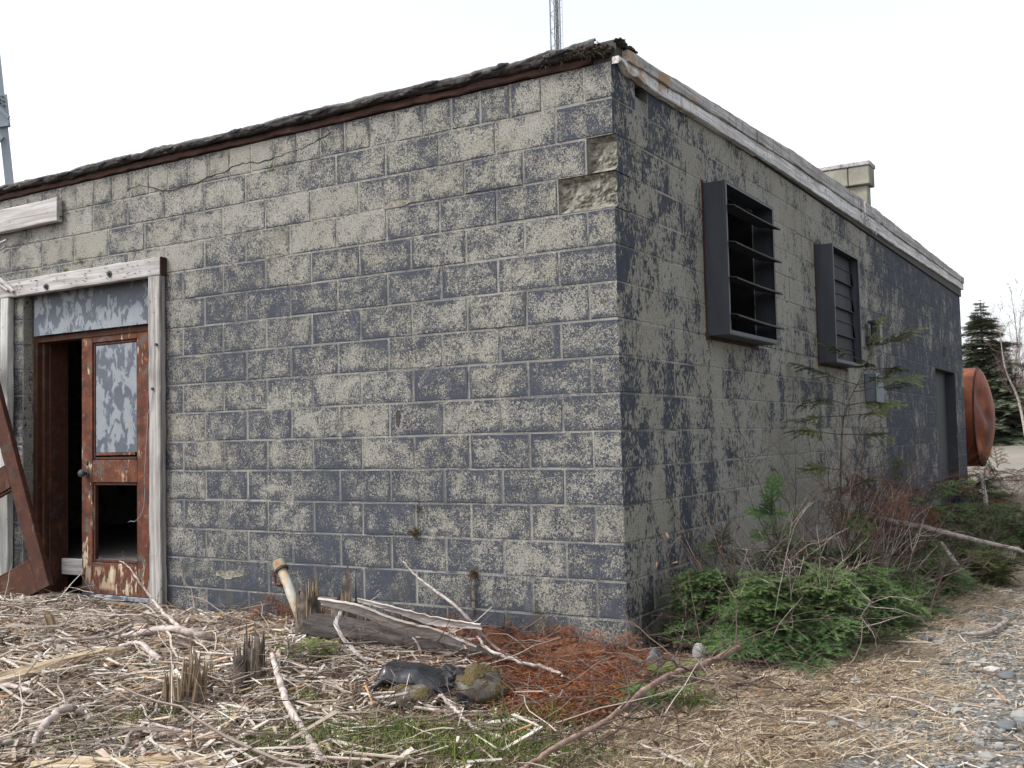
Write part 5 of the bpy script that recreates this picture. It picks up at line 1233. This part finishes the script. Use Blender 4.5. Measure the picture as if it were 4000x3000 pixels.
stump('dark shattered stump with orange tips beside the split log', 1345, 2560, .15, .36, 50, 7, (.05, 0), .75)
for k, (a, b, w, h, lb) in enumerate([(3745, 2075, .16, .34, 'pale broken stump leaning before the side door'), (3712, 2170, .10, .26, 'pale sliver stump below the fallen trunk'), (3925, 2215, .12, .24, 'pale sliver stump beside the track'), (3158, 2290, .09, .42, 'white splintered stump between the two saplings')]):
    t = stump(lb, a, b, w, h, 22, 20 + k, (.25 if k < 3 else 0, 0), .1)
    for c in t.children: c.data.materials[0] = M_silver if c.name.startswith('splint') else M_bark

# ---------------------------------------------------------------- pipe, rock, sheeting, stones
A = FW(1100, 2222, -.26); Bq = GP(1205, 2500); Bq = np.array([FW(1205, 2500, -.34)[0], -.34, -.02])
vp = thing('vent_pipe', 'white pipe streaked with rust leaning out of the debris by the front wall', 'pipe', None, tuple(Bq)); d = unit(A - Bq)
m = MB(); m.add(*tube([0 * A, (A - Bq) * .5, (A - Bq)], .031, 20)); m.build('pipe_body', M_pipe, vp, smooth=True)
m = MB(); m.add(*tube([A - Bq + d * 0.002, A - Bq + d * .004, A - Bq + d * .052, A - Bq + d * .056], [.032, .040, .040, .035], 20)); m.build('pipe_cap', M_pipe, vp)
m = MB(); m.add(*tube([A - Bq - d * .012, A - Bq - d * .0], [.042, .043], 20)); m.build('pipe_collar', M_iron, vp)
m = MB(); q = A - Bq - d * .12; m.add(*tube(spline([q + (-.02, -.02, 0), q + (-.055, -.045, .01), q + (-.06, -.05, .06), q + (-.075, -.05, .085)], 10), .009, 6)); m.add(*tube([q + (-.055, -.045, .01), q + (-.01, -.05, .012)], .008, 6)); m.build('pipe_hook', M_rust, vp)
p = GP(1860, 2750); m = MB(); lump(m, (0, 0, .06), (.130, .11, .098), 21, 1.6, .22, (26, 40)); o = m.build('mossy_rock', M_rock, smooth=True); o.location = (p[0], p[1], gz1(p[0], p[1])); tag(o, 'mossy grey rock beside the black sheeting', 'rock')
p = GP(1600, 2775); m = MB(); lump(m, (0, .03, .035), (.115, .08, .062), 27, 1.7, .22, (20, 32)); o = m.build('buried_rock', M_rock, smooth=True); o.location = (p[0], p[1], gz1(p[0], p[1])); tag(o, 'smaller rock mostly hidden under the black sheeting', 'rock')
p = GP(1775, 2745); m = MB(); lump(m, (0, 0, .055), (.135, .10, .07), 33, 2.4, .4, (26, 40)); o = m.build('tar_lump', M_tar); o.location = (p[0], p[1], gz1(p[0], p[1])); o.rotation_euler = (0, .25, -.3); tag(o, 'crumbly black lump of roofing tar between the sheeting and mossy rock', 'tar lump')
# black sheeting draped over the hidden rock
L0, R0 = bp([(1478, 2745, .0), (1752, 2752, .0)]); ax = R0 - L0; nu, nvv = 40, 16
U, Vv = np.meshgrid(np.linspace(0, 1, nu), np.linspace(0, 1, nvv), indexing='ij'); U = U.ravel(); Vv = Vv.ravel()
back = unit(np.array([-ax[1], ax[0], 0])); prof_z = np.interp(Vv, [0, .35, .7, .85, 1], [.09, .135, .128, .10, .066]); prof_d = np.interp(Vv, [0, .35, .7, .85, 1], [.12, .05, -.04, -.075, -.085])
endf = np.interp(U, [0, .06, .15, .6, .88, 1], [.25, .75, 1.0, .95, .72, .45])
P = L0[None] + ax[None] * U[:, None] + back[None] * prof_d[:, None]; P[:, 2] = gz1(*L0[:2]) + prof_z * endf + .010 * fbm(P, 11, 5, 3) - .035 * np.clip(U - .55, 0, 1) * Vv
P[:, 1] += .012 * fbm(P, 8, 3, 2)
i, j = np.meshgrid(np.arange(nu - 1), np.arange(nvv - 1), indexing='ij'); i = i.ravel(); j = j.ravel()
m = MB().add(P, np.stack([i * nvv + j, i * nvv + j + 1, (i + 1) * nvv + j + 1, (i + 1) * nvv + j], 1)); o = m.build('black_sheeting', M_plastic, smooth=True)
md = o.modifiers.new('thick', 'SOLIDIFY'); md.thickness = .006; tag(o, 'curled piece of shiny black sheeting draped over a small rock', 'sheeting')
for a, b, r, mt, lb in ((2335, 2640, (.07, .05, .035), M_stone, 'flat blue grey stone among the red needles'), (2560, 2600, (.055, .06, .09), M_stone, 'upright blue grey stone at the foot of the building corner'), (2500, 2650, (.07, .04, .04), M_stone, 'dark blue grey stone left of the upright one'), (2735, 2565, (.05, .045, .075), M_pale, 'white stone beside the pinkish fallen sapling'),
                        (3600, 2615, (.045, .035, .02), M_stone, 'flat grey stone lying in the dry grass'), (3930, 2630, (.06, .045, .03), M_stone, 'smooth grey stone higher on the gravel track'), (3930, 2815, (.055, .045, .032), M_stone, 'largest rounded stone in the gravel'), (3405, 2735, (.03, .022, .02), M_pale, 'pale pebble at the edge of dry grass'), (3990, 2770, (.06, .05, .03), M_pale, 'pale pinkish stone at the right edge')):
    p = GP(a, b); m = MB(); r = tuple(x * .72 for x in r); lump(m, (0, 0, 0), r, int(a), 1.5, .18, (16, 24)); o = m.build('stone', mt, smooth=True); o.location = (p[0], p[1], gz1(p[0], p[1]) + r[2] * .55); tag(o, lb, 'stone', 'stones')

# ---------------------------------------------------------------- litter
def scatter(n, x0, x1, y0, y1, wfun=None, mar=.15):
    x = rng.uniform(x0, x1, n); y = rng.uniform(y0, y1, n)
    ok = np.ones(n, bool) if wfun is None else rng.random(n) < wfun(x, y)
    x, y = x[ok], y[ok]; P = np.stack([x, y, gz(x, y)], 1); return P[inview(P, mar)]
RED = gpoly([(1860, 2480), (1960, 2380), (2200, 2420), (2440, 2490), (2560, 2570), (2480, 2710), (2320, 2840), (2080, 2850), (1900, 2730)])
def clump(x, y, s, seed): return vn(np.stack([x, y, 0 * x], 1), s, seed) * .5 + .5
WALLY = -0.03
def w_chip(x, y): return smooth(1.0, -0.4, x + .25 * (clump(x, y, 1.2, 4) - .5)) * (0.42 + 0.58 * smooth(-0.2, -0.9, x + .0)) * (0.15 + .85 * smooth(-.06, -.5, y)) * (0.35 + .65 * smooth(.3, .55, clump(x, y, 2.5, 7))) * np.where(inpoly(x, y, RED), .05, 1.0)
def chip_layer(m, P, Lm, Ls, wr, hz, tints, flatp=.18, dirn=None):
    n = len(P); L = Lm * np.exp(rng.normal(0, Ls, n)); w = rng.uniform(*wr, n) * (.6 + .4 * L / Lm); w = np.minimum(w, L * .4)
    yaw = PI * 1.6 * fbm(np.stack([P[:, 0], P[:, 1], 0 * P[:, 0]], 1), 2.2, 61, 2) + rng.normal(0, .75, n)
    C = P.copy(); C[:, 2] += rng.uniform(.004, 1, n) * hz
    chips(m, C, yaw, rng.normal(0, flatp, n), L, w, np.minimum(w * .5, rng.uniform(.002, .006, n)), np.clip(rng.normal(tints[0], tints[1], n), 0, 1))
m = MB()
chip_layer(m, scatter(70000, -6.2, 1.2, -3.4, WALLY, w_chip), .032, .5, (.006, .018), .032, (.40, .20), .3)
chip_layer(m, scatter(9000, -6.2, 0.9, -3.4, WALLY, w_chip), .075, .5, (.006, .016), .05, (.62, .22), .2)
chip_layer(m, scatter(3600, -6.2, 0.5, -3.4, WALLY, w_chip), .19, .35, (.007, .016), .065, (.70, .15), .10)
P = scatter(3000, -6.0, 0.3, -3.4, WALLY, w_chip); chip_layer(m, P, .075, .4, (.016, .034), .055, (.72, .2), .25)
P = scatter(15000, -6.2, 1.0, -3.4, WALLY, w_chip); n = len(P); P[:, 2] += rng.uniform(.01, .055, n); a = rng.uniform(0, 2 * PI, n)
twigs(m, P, np.stack([np.cos(a), np.sin(a), rng.normal(0, .12, n)], 1), rng.uniform(.08, .28, n), rng.uniform(.001, .0028, n), 4, .14, -.02, np.clip(rng.normal(.50, .24, n), 0, .9))
tag(m.build('wood_chips', M_chips), 'bleached wood chips and splinters covering the ground before the front wall', 'wood chips', kind='stuff')
m = MB()
P = scatter(1800, -6.2, 0.8, -3.3, WALLY, lambda x, y: .25 + .75 * w_chip(x, y)); n = len(P); P[:, 2] += rng.uniform(.01, .09, n); a = rng.uniform(0, 2 * PI, n)
twigs(m, P, np.stack([np.cos(a), np.sin(a), rng.normal(0.05, .2, n)], 1), rng.uniform(.15, .65, n), rng.uniform(.0014, .0045, n), 6, .20, -.03, rng.random(n))
P = scatter(230, -6.2, .2, -3.3, -.3, w_chip); n = len(P); P[:, 2] += rng.uniform(.02, .08, n); a = rng.uniform(0, 2 * PI, n)
twigs(m, P, np.stack([np.cos(a), np.sin(a), rng.normal(0.05, .15, n)], 1), rng.uniform(.3, .9, n), rng.uniform(.005, .011, n), 8, .16, -.03, rng.uniform(.6, 1., n))
P = scatter(850, -1.2, 1.4, -2.8, .2, lambda x, y: np.full(len(x), .8)); n = len(P); P[:, 2] += rng.uniform(.01, .12, n); a = rng.uniform(0, 2 * PI, n)
twigs(m, P, np.stack([np.cos(a), np.sin(a), rng.normal(0.05, .2, n)], 1), rng.uniform(.15, .6, n), rng.uniform(.0012, .003, n), 6, .22, -.03, rng.random(n) * .6)
tag(m.build('twig_litter', M_twig), 'tangle of thin dead twigs lying over the wood chips', 'twigs', kind='stuff')
# dead leaves
m = MB(); P = scatter(5200, -3.0, 1.5, -3.2, .3, lambda x, y: .25 + .75 * np.exp(-((x - .25) / .6) ** 2)); n = len(P); P[:, 2] += rng.uniform(.004, .035, n); a = rng.uniform(0, 2 * PI, n)
blades(m, P, unit(np.stack([np.cos(a), np.sin(a), rng.normal(.15, .35, n)], 1)), rng.uniform(.02, .045, n), rng.uniform(.009, .02, n), rng.uniform(-.5, .5, n), np.clip(rng.normal(.45, .22, n), 0, 1))
tag(m.build('dead_leaves', M_leaf), 'curled brown leaves scattered in the grass and twigs', 'leaves', kind='stuff')
# red needles below the front wall
m = MB(); n = 120000; x = rng.uniform(-1.4, .5, n); y = rng.uniform(-1.5, -.02, n); ok = inpoly(x + rng.normal(0, .06, n), y + rng.normal(0, .06, n), RED) & ((x > .02) | (y < -.02)); x, y = x[ok], y[ok]; P = np.stack([x, y, gz(x, y) + rng.uniform(.004, .055, len(x))], 1); n = len(P); a = rng.uniform(0, 2 * PI, n)
blades(m, P, unit(np.stack([np.cos(a), np.sin(a), rng.normal(.1, .3, n)], 1)), rng.uniform(.015, .035, n), rng.uniform(.002, .005, n), np.zeros(n), np.clip(rng.normal(.55, .2, n), 0, 1))
tag(m.build('fallen_needles', M_red), 'carpet of rust red fallen needles at the foot of the front wall', 'needles', kind='stuff')
t = thing('dead_fir_branch', 'rust red dead fir branches piled along the foot of the front wall', 'dead branch', None, (0, 0, 0)); m = MB(); random.seed(3)
for k in range(210):
    f = k / 210
    x = rng.uniform(-1.25, -.02); y = -rng.uniform(.04, .16 + .28 * smooth(-1.3, -.2, x)) ; 
    if k > 110: x, y = rng.uniform(-.9, .1), rng.uniform(-.9, -.1)
    a = rng.uniform(0, 2 * PI); h = rng.uniform(.01, .08 if k < 110 else .04)
    spray(m, SPR, np.array([x, y, gz1(x, y) + h]), (math.cos(a), min(math.sin(a), .2), rng.normal(.02, .18)), rng.uniform(.4, .75), rng.normal(0, .5), rng.normal(.02, .16))
for k in range(26):
    x = rng.uniform(-2.55, -1.9); y = -rng.uniform(.05, .5); a = rng.uniform(0, 2 * PI); spray(m, SPR, np.array([x, y, gz1(x, y) + rng.uniform(.02, .10)]), (math.cos(a), math.sin(a), rng.normal(.1, .3)), rng.uniform(.35, .6), rng.normal(0, .5), rng.normal(0, .15))
m.build('dead_foliage', [M_red, M_dark], t)
# brown dead weeds at the wall foot
m = MB(); n = 2600; x = rng.uniform(-1.75, -.75, n); y = -rng.uniform(.015, .14, n); P = np.stack([x, y, gz(x, y)], 1)
blades(m, P, unit(np.stack([rng.normal(0, .5, n), rng.normal(0, .4, n), np.ones(n)], 1)), rng.uniform(.05, .20, n) * (1 - .6 * np.abs((x + 1.25) / .5)) + .03, rng.uniform(.002, .004, n), rng.uniform(0, .4, n), np.clip(rng.normal(.2, .15, n), 0, 1))
tag(m.build('dead_weeds', M_leaf), 'dark brown dead weeds along the foot of the front wall behind the split log', 'weeds', kind='stuff')
# green grass tufts
GT = [(430, 2870, .16), (250, 2930, .12), (560, 2830, .16), (1060, 2960, .16), (1160, 2780, .08), (1250, 2960, .2), (1420, 2900, .2), (1600, 2900, .18), (1750, 2950, .2), (1950, 2930, .2), (1050, 2560, .10), (2020, 2840, .16), (1500, 2985, .2), (1850, 2990, .2), (2150, 2960, .2), (2150, 2830, .12), (680, 2800, .05), (870, 2850, .07), (2620, 2640, .14), (2450, 2740, .12), (2700, 2760, .14), (350, 2980, .1)]
m = MB()
for a, b, r in GT:
    c = GP(a, b); k = int(2300 * r); q = rng.normal(0, r * .5, (k, 2)); P = np.stack([c[0] + q[:, 0], c[1] + q[:, 1], gz(c[0] + q[:, 0], c[1] + q[:, 1])], 1)
    blades(m, P, unit(np.stack([rng.normal(0, .5, k), rng.normal(0, .5, k), np.ones(k)], 1)), rng.uniform(.05, .14, k), rng.uniform(.002, .0036, k), rng.uniform(.1, .6, k), np.clip(rng.normal(.5, .25, k), 0, 1))
P = scatter(6500, -1.4, 1.3, -2.9, -1.0, lambda x, y: smooth(.45, .7, clump(x, y, 2.2, 21)) * smooth(-1.1, -1.7, y)); k = len(P)
blades(m, P, unit(np.stack([rng.normal(0, .6, k), rng.normal(0, .6, k), np.ones(k)], 1)), rng.uniform(.05, .11, k), rng.uniform(.002, .0033, k), rng.uniform(.1, .6, k), np.clip(rng.normal(.6, .3, k), 0, 1))
tag(m.build('green_grass', M_grass), 'fresh green grass growing through the wood chips', 'grass', kind='stuff')
# low fir seedlings in the litter
for a, b, s, lb in ((1210, 2640, .55, 'pale green fir twig lying in the debris below the vent pipe'), (2560, 2780, .6, 'low green fir seedling under the fallen sapling'), (2380, 2790, .4, 'tiny green seedling between the red needles and the fallen sapling'), (2640, 2660, .55, 'green fir sprig beside the fallen sapling near the corner')):
    t = thing('fir_seedling', lb, 'seedling', None, tuple(bp([(a, b, 0)])[0])); m = MB()
    for k in range(7): an = rng.uniform(0, 2 * PI); spray(m, SPR_S, np.array([0, 0, .02]), (math.cos(an), math.sin(an), .5), s * rng.uniform(.7, 1.1), 0, .1)
    m.build('foliage', [M_firy if s < .58 else M_fir, M_dark], t)
for a, b, h, lb in ((1975, 2850, .22, 'thin yellow green seedling stem standing right of the mossy rock'),):
    p = bp([(a, b, 0)])[0]; t = thing('fir_seedling', lb, 'seedling', None, tuple(p)); m = MB(); m.add(*tube([(0, 0, 0), (-.01, 0, h * .6), (-.02, 0, h)], [.003, .003, .0015], 4)); m.build('stem', M_dark, t); m = MB()
    for k in range(16): z = h * (.3 + .7 * k / 16); an = k * 2.4; blades(m, np.array([[-.015, 0, z]]), unit(np.array([[math.cos(an), math.sin(an), .7]])), np.array([.03]), np.array([.004]), np.array([0.]), np.array([.9]))
    m.build('foliage', M_firy, t)
# dry straw beside the track
def w_straw(x, y): return smooth(.05, .5, x + .3 * (clump(x, y, 2, 31) - .5)) * smooth(GX + .45, GX - .05, x + .5 * (clump(x, y, 3, 33) - .5)) * (.15 + .85 * smooth(.3, .6, clump(x, y, 4.5, 35)))
m = MB(); P = scatter(150000, 0, 1.9, -2.6, 6.5, w_straw); n = len(P); a = rng.normal(.6, 1.3, n)
blades(m, P, unit(np.stack([np.cos(a), np.sin(a), rng.uniform(.05, .9, n)], 1)), rng.uniform(.03, .12, n), rng.uniform(.0018, .0034, n), rng.uniform(.1, .7, n), np.clip(rng.normal(.55, .22, n), 0, 1))
tag(m.build('dry_grass', M_straw), 'flattened straw coloured dry grass between the bushes and the track', 'dry grass', kind='stuff')
m = MB(); P = scatter(3600, .4, 2.6, -2.6, 6, lambda x, y: .8 * smooth(.5, 1.0, x)); chip_layer(m, P, .06, .55, (.003, .008), .015, (.50, .18), .08)
P = scatter(380, .4, 2.6, -2.6, 6, None); chip_layer(m, P, .16, .35, (.005, .010), .02, (.66, .14), .05)
tag(m.build('pale_splinters', M_chips), 'thin pale splinters strewn over the gravel track', 'splinters', kind='stuff')
# gravel
ico = np.array([(0, 0, 1), *[(0.894 * math.cos(k * 1.2566), 0.894 * math.sin(k * 1.2566), .447) for k in range(5)], *[(0.894 * math.cos(k * 1.2566 + .628), 0.894 * math.sin(k * 1.2566 + .628), -.447) for k in range(5)], (0, 0, -1)])
icf = np.array([(0, 1 + k, 1 + (k + 1) % 5) for k in range(5)] + [(1 + k, 6 + k, 1 + (k + 1) % 5) for k in range(5)] + [(6 + k, 6 + (k + 1) % 5, 1 + (k + 1) % 5) for k in range(5)] + [(11, 6 + (k + 1) % 5, 6 + k) for k in range(5)])
def pebbles(m, P, r):
    n = len(P); R = r[:, None] * np.stack([rng.uniform(.8, 1.5, n), rng.uniform(.7, 1.1, n), rng.uniform(.35, .7, n)], 1); a = rng.uniform(0, 2 * PI, n); V = ico[None] * (1 + rng.normal(0, .12, (n, 12, 1))) * R[:, None]
    x = V[..., 0] * np.cos(a)[:, None] - V[..., 1] * np.sin(a)[:, None]; y = V[..., 0] * np.sin(a)[:, None] + V[..., 1] * np.cos(a)[:, None]
    V = np.stack([x, y, V[..., 2]], -1) + P[:, None] + (0, 0, 0.15) * R[:, None, 2:3]
    m.add(V.reshape(-1, 3), None, (np.arange(n)[:, None, None] * 12 + icf[None]).reshape(-1, 3), np.repeat(rng.random(n), 12))
def w_grav(x, y): return smooth(GX - .30, GX + .35, x + .7 * (clump(x, y, 2.2, 41) - .5))
m = MB()
P = scatter(42000, .7, 3.2, -2.6, 7.5, w_grav); pebbles(m, P, .006 * np.exp(rng.normal(0, .35, len(P))))
P = scatter(5200, .7, 3.2, -2.6, 8, w_grav); pebbles(m, P, .013 * np.exp(rng.normal(0, .3, len(P))))
P = scatter(420, .9, 3.2, -2.6, 8, w_grav); pebbles(m, P, .026 * np.exp(rng.normal(0, .25, len(P))))
tag(m.build('gravel', M_pebble), 'loose grey and pinkish gravel of the track', 'gravel', kind='stuff')

# ---------------------------------------------------------------- rusty tank behind the building
tk = thing('rusty_tank', 'big rust orange tank with a dented round end behind the building', 'tank'); YC, ZC, RT = 13.40, 1.33, .80
def lathe(prof, mat, name, parent, k=48, dent=None):
    th = np.arange(k) / k * 2 * PI; V = np.array([(x, YC + r * math.cos(t_), ZC + r * math.sin(t_)) for x, r in prof for t_ in th]); n = len(prof)
    if dent: V = dent(V)
    i, j = np.meshgrid(np.arange(n - 1), np.arange(k), indexing='ij'); i = i.ravel(); j = j.ravel(); j2 = (j + 1) % k
    return MB().add(V, np.stack([i * k + j, i * k + j2, (i + 1) * k + j2, (i + 1) * k + j], 1)).build(name, mat, parent, smooth=True)
lathe([(-3.2, .01), (-3.19, .5), (-3.1, RT), (-2, RT), (-1, RT), (0.06, RT)], M_tank, 'tank_body', tk)
def dent(V):
    for c, w, a in (((.25, YC - .52, ZC + .30), .20, .10), ((.2, YC - .6, ZC - .35), .15, .07), ((.28, YC - .40, ZC + .02), .13, .07)):
        d = np.linalg.norm(V - np.array(c), axis=1); V[:, 0] -= a * np.exp(-(d / w) ** 2); V[:, 1] += a * np.exp(-(d / w) ** 2)
    return V
lathe([(.062, RT - .002)] + [(.066 + .03 * (1 - u ** 14) + .17 * (1 - u * u), (RT - .004) * u) for u in np.linspace(1, .01, 24)], M_tank, 'tank_head', tk, 64, dent)
lathe([(.045, RT + .001), (.05, RT + .008), (.072, RT + .008), (.077, RT + .001)], M_rustd, 'tank_seam', tk)
for x in (-2.6, -.55):
    m = MB(); V, Q, T = cbox((x - .12, YC - .6, -.1), (x + .12, YC + .6, ZC - RT + .12), .02); m.add(V, Q, T); m.build('tank_cradle', M_rustd, tk)

# ---------------------------------------------------------------- far trees on the right
def base_at(px, t): p = DP(px, 1600, t); return np.array([p[0], p[1], gz1(p[0], p[1])])
def spruce(label, px, t, ztop, rw, seed, nw=30, nb=7, gaps=.15):
    random.seed(seed); rr = np.random.default_rng(seed); b = base_at(px, t); h = DP(px, ztop, t)[2] - b[2]; o = thing('spruce_tree', label, 'tree', 'conifers beyond the track', tuple(b))
    m = MB(); m.add(*tube([(0, 0, -.1), (.03, 0, h * .5), (0, .02, h)], [.05 + h * .008, .03 + h * .004, .008], 7)); m.build('trunk', M_bark, o); c = MB()
    for k in range(nw):
        f = (k + .5) / nw; z = h * (.06 + .94 * f ** .9); R = rw * (1 - f) ** .8 * rr.uniform(.6, 1.25) + .06
        for q in range(nb):
            if rr.random() < gaps: continue
            a = q / nb * 2 * PI + k * 2.4 + rr.normal(0, .2); d = (math.cos(a), math.sin(a), .35 * f - .12 + rr.normal(0, .12)); spray(c, SPR_C, np.array([0, 0, z]), d, R * rr.uniform(.75, 1.15), rr.normal(0, .2), rr.normal(-.05, .12))
    c.build('crown', [M_fard, M_dark], o); return o
spruce('dark green spruce with a pointed top rising above the rusty tank', 3848, 33, 1165, 1.75, 1, 38, 9, .22)
spruce('ragged brownish spruce behind the leaning birch', 3925, 38, 1420, 1.2, 2, 22, 7, .3)
spruce('dark spruce crowding in behind the tank', 3790, 40, 1420, 1.3, 3, 24, 7, .2)
spruce('dark bushy spruce at the right edge', 4000, 44, 1520, 1.6, 4, 20, 7, .2)
spruce('low dark spruce between the birch trunks', 3950, 50, 1560, 1.5, 5, 18, 7, .2)
def bare_tree(label, px, t, ztop, seed, mat, lean=0.0, r0=.07, nb=16, grp='bare trees beyond the track', pxb=None):
    rr = np.random.default_rng(seed); b = base_at(px, t); top = DP(px + lean, ztop, t); h = top[2] - b[2]; o = thing('bare_tree', label, 'tree', grp, tuple(b)); P = spline([(0, 0, -.1), (top - b) * .35 + rr.normal(0, .12, 3), (top - b) * .7 + rr.normal(0, .15, 3), top - b], 20); m = MB(); m.add(*tube(P, np.linspace(r0, r0 * .15, 20), 7)); m.build('trunk', mat, o)
    tw = MB(); ii_ = rr.integers(5, 19, nb); f = ii_ / 19; a = rr.uniform(0, 2 * PI, nb); D = np.stack([np.cos(a), np.sin(a), rr.uniform(.6, 1.6, nb)], 1); L = h * .36 * (1.1 - f * .7) * rr.uniform(.6, 1.2, nb); tn = rr.uniform(.25, .6, nb)
    PP = twigs(tw, P[ii_], D, L, r0 * .32 * (1.1 - f), 7, .13, .03, tn, False); n2 = nb * 8; a_ = rr.integers(0, nb, n2); b_ = rr.integers(2, 8, n2)
    P2 = twigs(tw, PP[a_, b_], unit(PP[a_, b_] - PP[a_, b_ - 1]) + rr.normal(0, .5, (n2, 3)), L[a_] * rr.uniform(.2, .45, n2), np.full(n2, r0 * .09), 5, .18, .03, rr.uniform(.15, .5, n2), False)
    n3 = n2 * 2; a_ = rr.integers(0, n2, n3); b_ = rr.integers(1, 6, n3); twigs(tw, P2[a_, b_], rr.normal(0, .6, (n3, 3)) + (0, 0, .4), rr.uniform(.15, .5, n3), np.full(n3, r0 * .05), 3, .2, 0, rr.uniform(.15, .45, n3), False)
    tag(tw.build('branch', M_twig, o), kind='stuff'); return o
bare_tree('pale birch trunk leaning left from the right edge', 4010, 30, 1290, 11, M_greyb, -105, .05, 14)
bare_tree('tall slim bare birch with fine twigs against the white sky', 3962, 34, 1130, 12, M_greyb, -14, .045, 24)
bare_tree('thin pale bare tree just right of the tank', 3903, 36, 1350, 13, M_greyb, 14, .035, 14)
bare_tree('slender bare tree with a white lower trunk between the birches', 3944, 37, 1240, 14, M_birch, -40, .05, 16)
bare_tree('bare grey tree at the right edge of the sky', 3996, 40, 1220, 15, M_greyb, -10, .05, 20)
bare_tree('faint bare tree close behind the spruce', 3885, 42, 1230, 16, M_greyb, 6, .04, 18)
bare_tree('bare brown sapling left of the spruce above the tank', 3800, 38, 1400, 17, M_dark, 8, .03, 14)
m = MB(); n = 2600; pxs = rng.uniform(3700, 4100, n); ts = rng.uniform(33, 54, n); B = np.array([base_at(a, b) for a, b in zip(pxs, ts)]); twigs(m, B, np.stack([rng.normal(0, .25, n), rng.normal(0, .25, n), np.ones(n)], 1), rng.uniform(.6, 3.4, n), rng.uniform(.006, .016, n), 6, .12, 0, rng.uniform(.1, .6, n), False)
tag(m.build('undergrowth', M_twig), 'brown leafless undergrowth below the far trees', 'undergrowth', kind='stuff')
m = MB(); random.seed(77)
for k in range(130):
    b = base_at(rng.uniform(3700, 4150), rng.uniform(54, 70)); a = rng.uniform(0, 2 * PI); spray(m, SPR_C, b + (0, 0, rng.uniform(.2, 3.2)), (math.cos(a), math.sin(a), .3), rng.uniform(1.2, 2.2), 0, rng.normal(-.1, .1))
tag(m.build('far_woods', [M_fard, M_dark]), 'dark band of conifer woods behind the bare trees', 'woods', kind='stuff')
# ---------------------------------------------------------------- radio mast behind the roof and steel tower at the left
ms = DP(2172, 100, 60); ms = np.array([ms[0], ms[1], 0]); mast = thing('lattice_mast', 'slim grey lattice radio mast rising behind the roof', 'mast', None, tuple(ms)); rt = np.array([_r[0], _r[1], 0]) / np.hypot(_r[0], _r[1]); fw = np.array([-rt[1], rt[0], 0]); HM = 38.0
legs = [-.33 * rt - .1 * fw, .02 * rt + .32 * fw, .22 * rt - .12 * fw]
for l in legs:
    m = MB(); m.add(*tube([l, l + (0, 0, HM)], .045, 8)); m.build('leg', M_galv, mast)
m = MB()
for a, b in ((0, 1), (1, 2), (0, 2)):
    for k in range(76):
        z = k * .5; s, e = (a, b) if k % 2 else (b, a); m.add(*tube([legs[s] + (0, 0, z), legs[e] + (0, 0, z + .5)], .014, 4, False))
m.build('lacing', M_galv, mast)
for x, r in ((-.09, .025), (0.0, .02), (.08, .03), (.14, .02)):
    m = MB(); p = x * rt - .05 * fw; m.add(*tube([p, p + (0, 0, HM)], r, 6)); m.build('cable', M_iron, mast)
m = MB()
for x in (.22, .36): p = x * rt - .2 * fw; m.add(*tube([p, p + (0, 0, HM)], .012, 5))
for k in range(90): m.add(*tube([.22 * rt - .2 * fw + (0, 0, .2 + k * .42), .36 * rt - .2 * fw + (0, 0, .2 + k * .42)], .009, 4, False))
m.build('ladder', M_galv, mast)
TT = 30.0; q0, q1 = DP(42, 760, TT), DP(-20, 180, TT); dirv = unit(q1 - q0); foot = q0 - dirv * (q0[2] / dirv[2]); tower = thing('steel_tower', 'grey steel tower leg with riveted joint at the left edge', 'tower', None, tuple(foot)); rel = lambda p: np.array(p) - foot
def flatbar(a, b, w, t_, name, mat=M_galv):
    a, b = rel(a), rel(b); d = unit(b - a); s = unit(np.cross(d, fw)); m = MB(); V = np.array([p + s * x * w / 2 + fw * y * t_ / 2 for p in (a, b) for x, y in ((-1, -1), (1, -1), (1, 1), (-1, 1))]); m.add(V, BOXQ); return m.build(name, mat, tower)
top = q1 + dirv * 6; flatbar(foot, top, .245, .03, 'leg'); flatbar(foot + rt * -.11 + fw * .14, top + rt * -.11 + fw * .14, .03, .24, 'leg')
g0 = DP(14, 405, TT); flatbar(DP(8, 372, TT) - fw * .03, DP(22, 500, TT) - fw * .03, .31, .02, 'gusset_plate')
for a, b in ((-2, 378), (14, 380), (3, 392), (17, 398), (4, 405), (19, 415), (8, 490), (18, 488), (26, 486)):
    m = MB(); p = rel(DP(a, b, TT) - fw * .05); m.add(*tube([p, p - fw * .03], .03, 8)); m.build('rivet', M_iron, tower)
flatbar(DP(40, 463, TT) - fw * .08, DP(-160, 250, TT) - fw * .08, .10, .05, 'brace'); flatbar(DP(40, 488, TT) - fw * .08, DP(-200, 520, TT) - fw * .08, .10, .05, 'brace'); flatbar(DP(15, 535, TT) - fw * .08, DP(-170, 760, TT) - fw * .08, .10, .05, 'brace')

# loose flaps of felt hanging over the front roof edge
M_flap = mk('faded_felt', flat((0.085, 0.085, 0.09), 0.7, 0.6, 30))
random.seed(5)
for k in range(22):
    x = -0.25 - k * 0.27 + random.uniform(-.1, .1); L_ = random.uniform(.06, .2); z = H + .075 + random.uniform(-.012, .012)
    sheet([(x, -.058, z + .012), (x - L_ * .4, -.070, z - .004), (x - L_ * .8, -.066, z - random.uniform(0, .012)), (x - L_, -.060, z + .006)], [.006, random.uniform(.02, .035), random.uniform(.016, .03), .005], (0, -.9, .35), M_flap, 'felt_flap', roof, k, .003, .35, 16, 5)
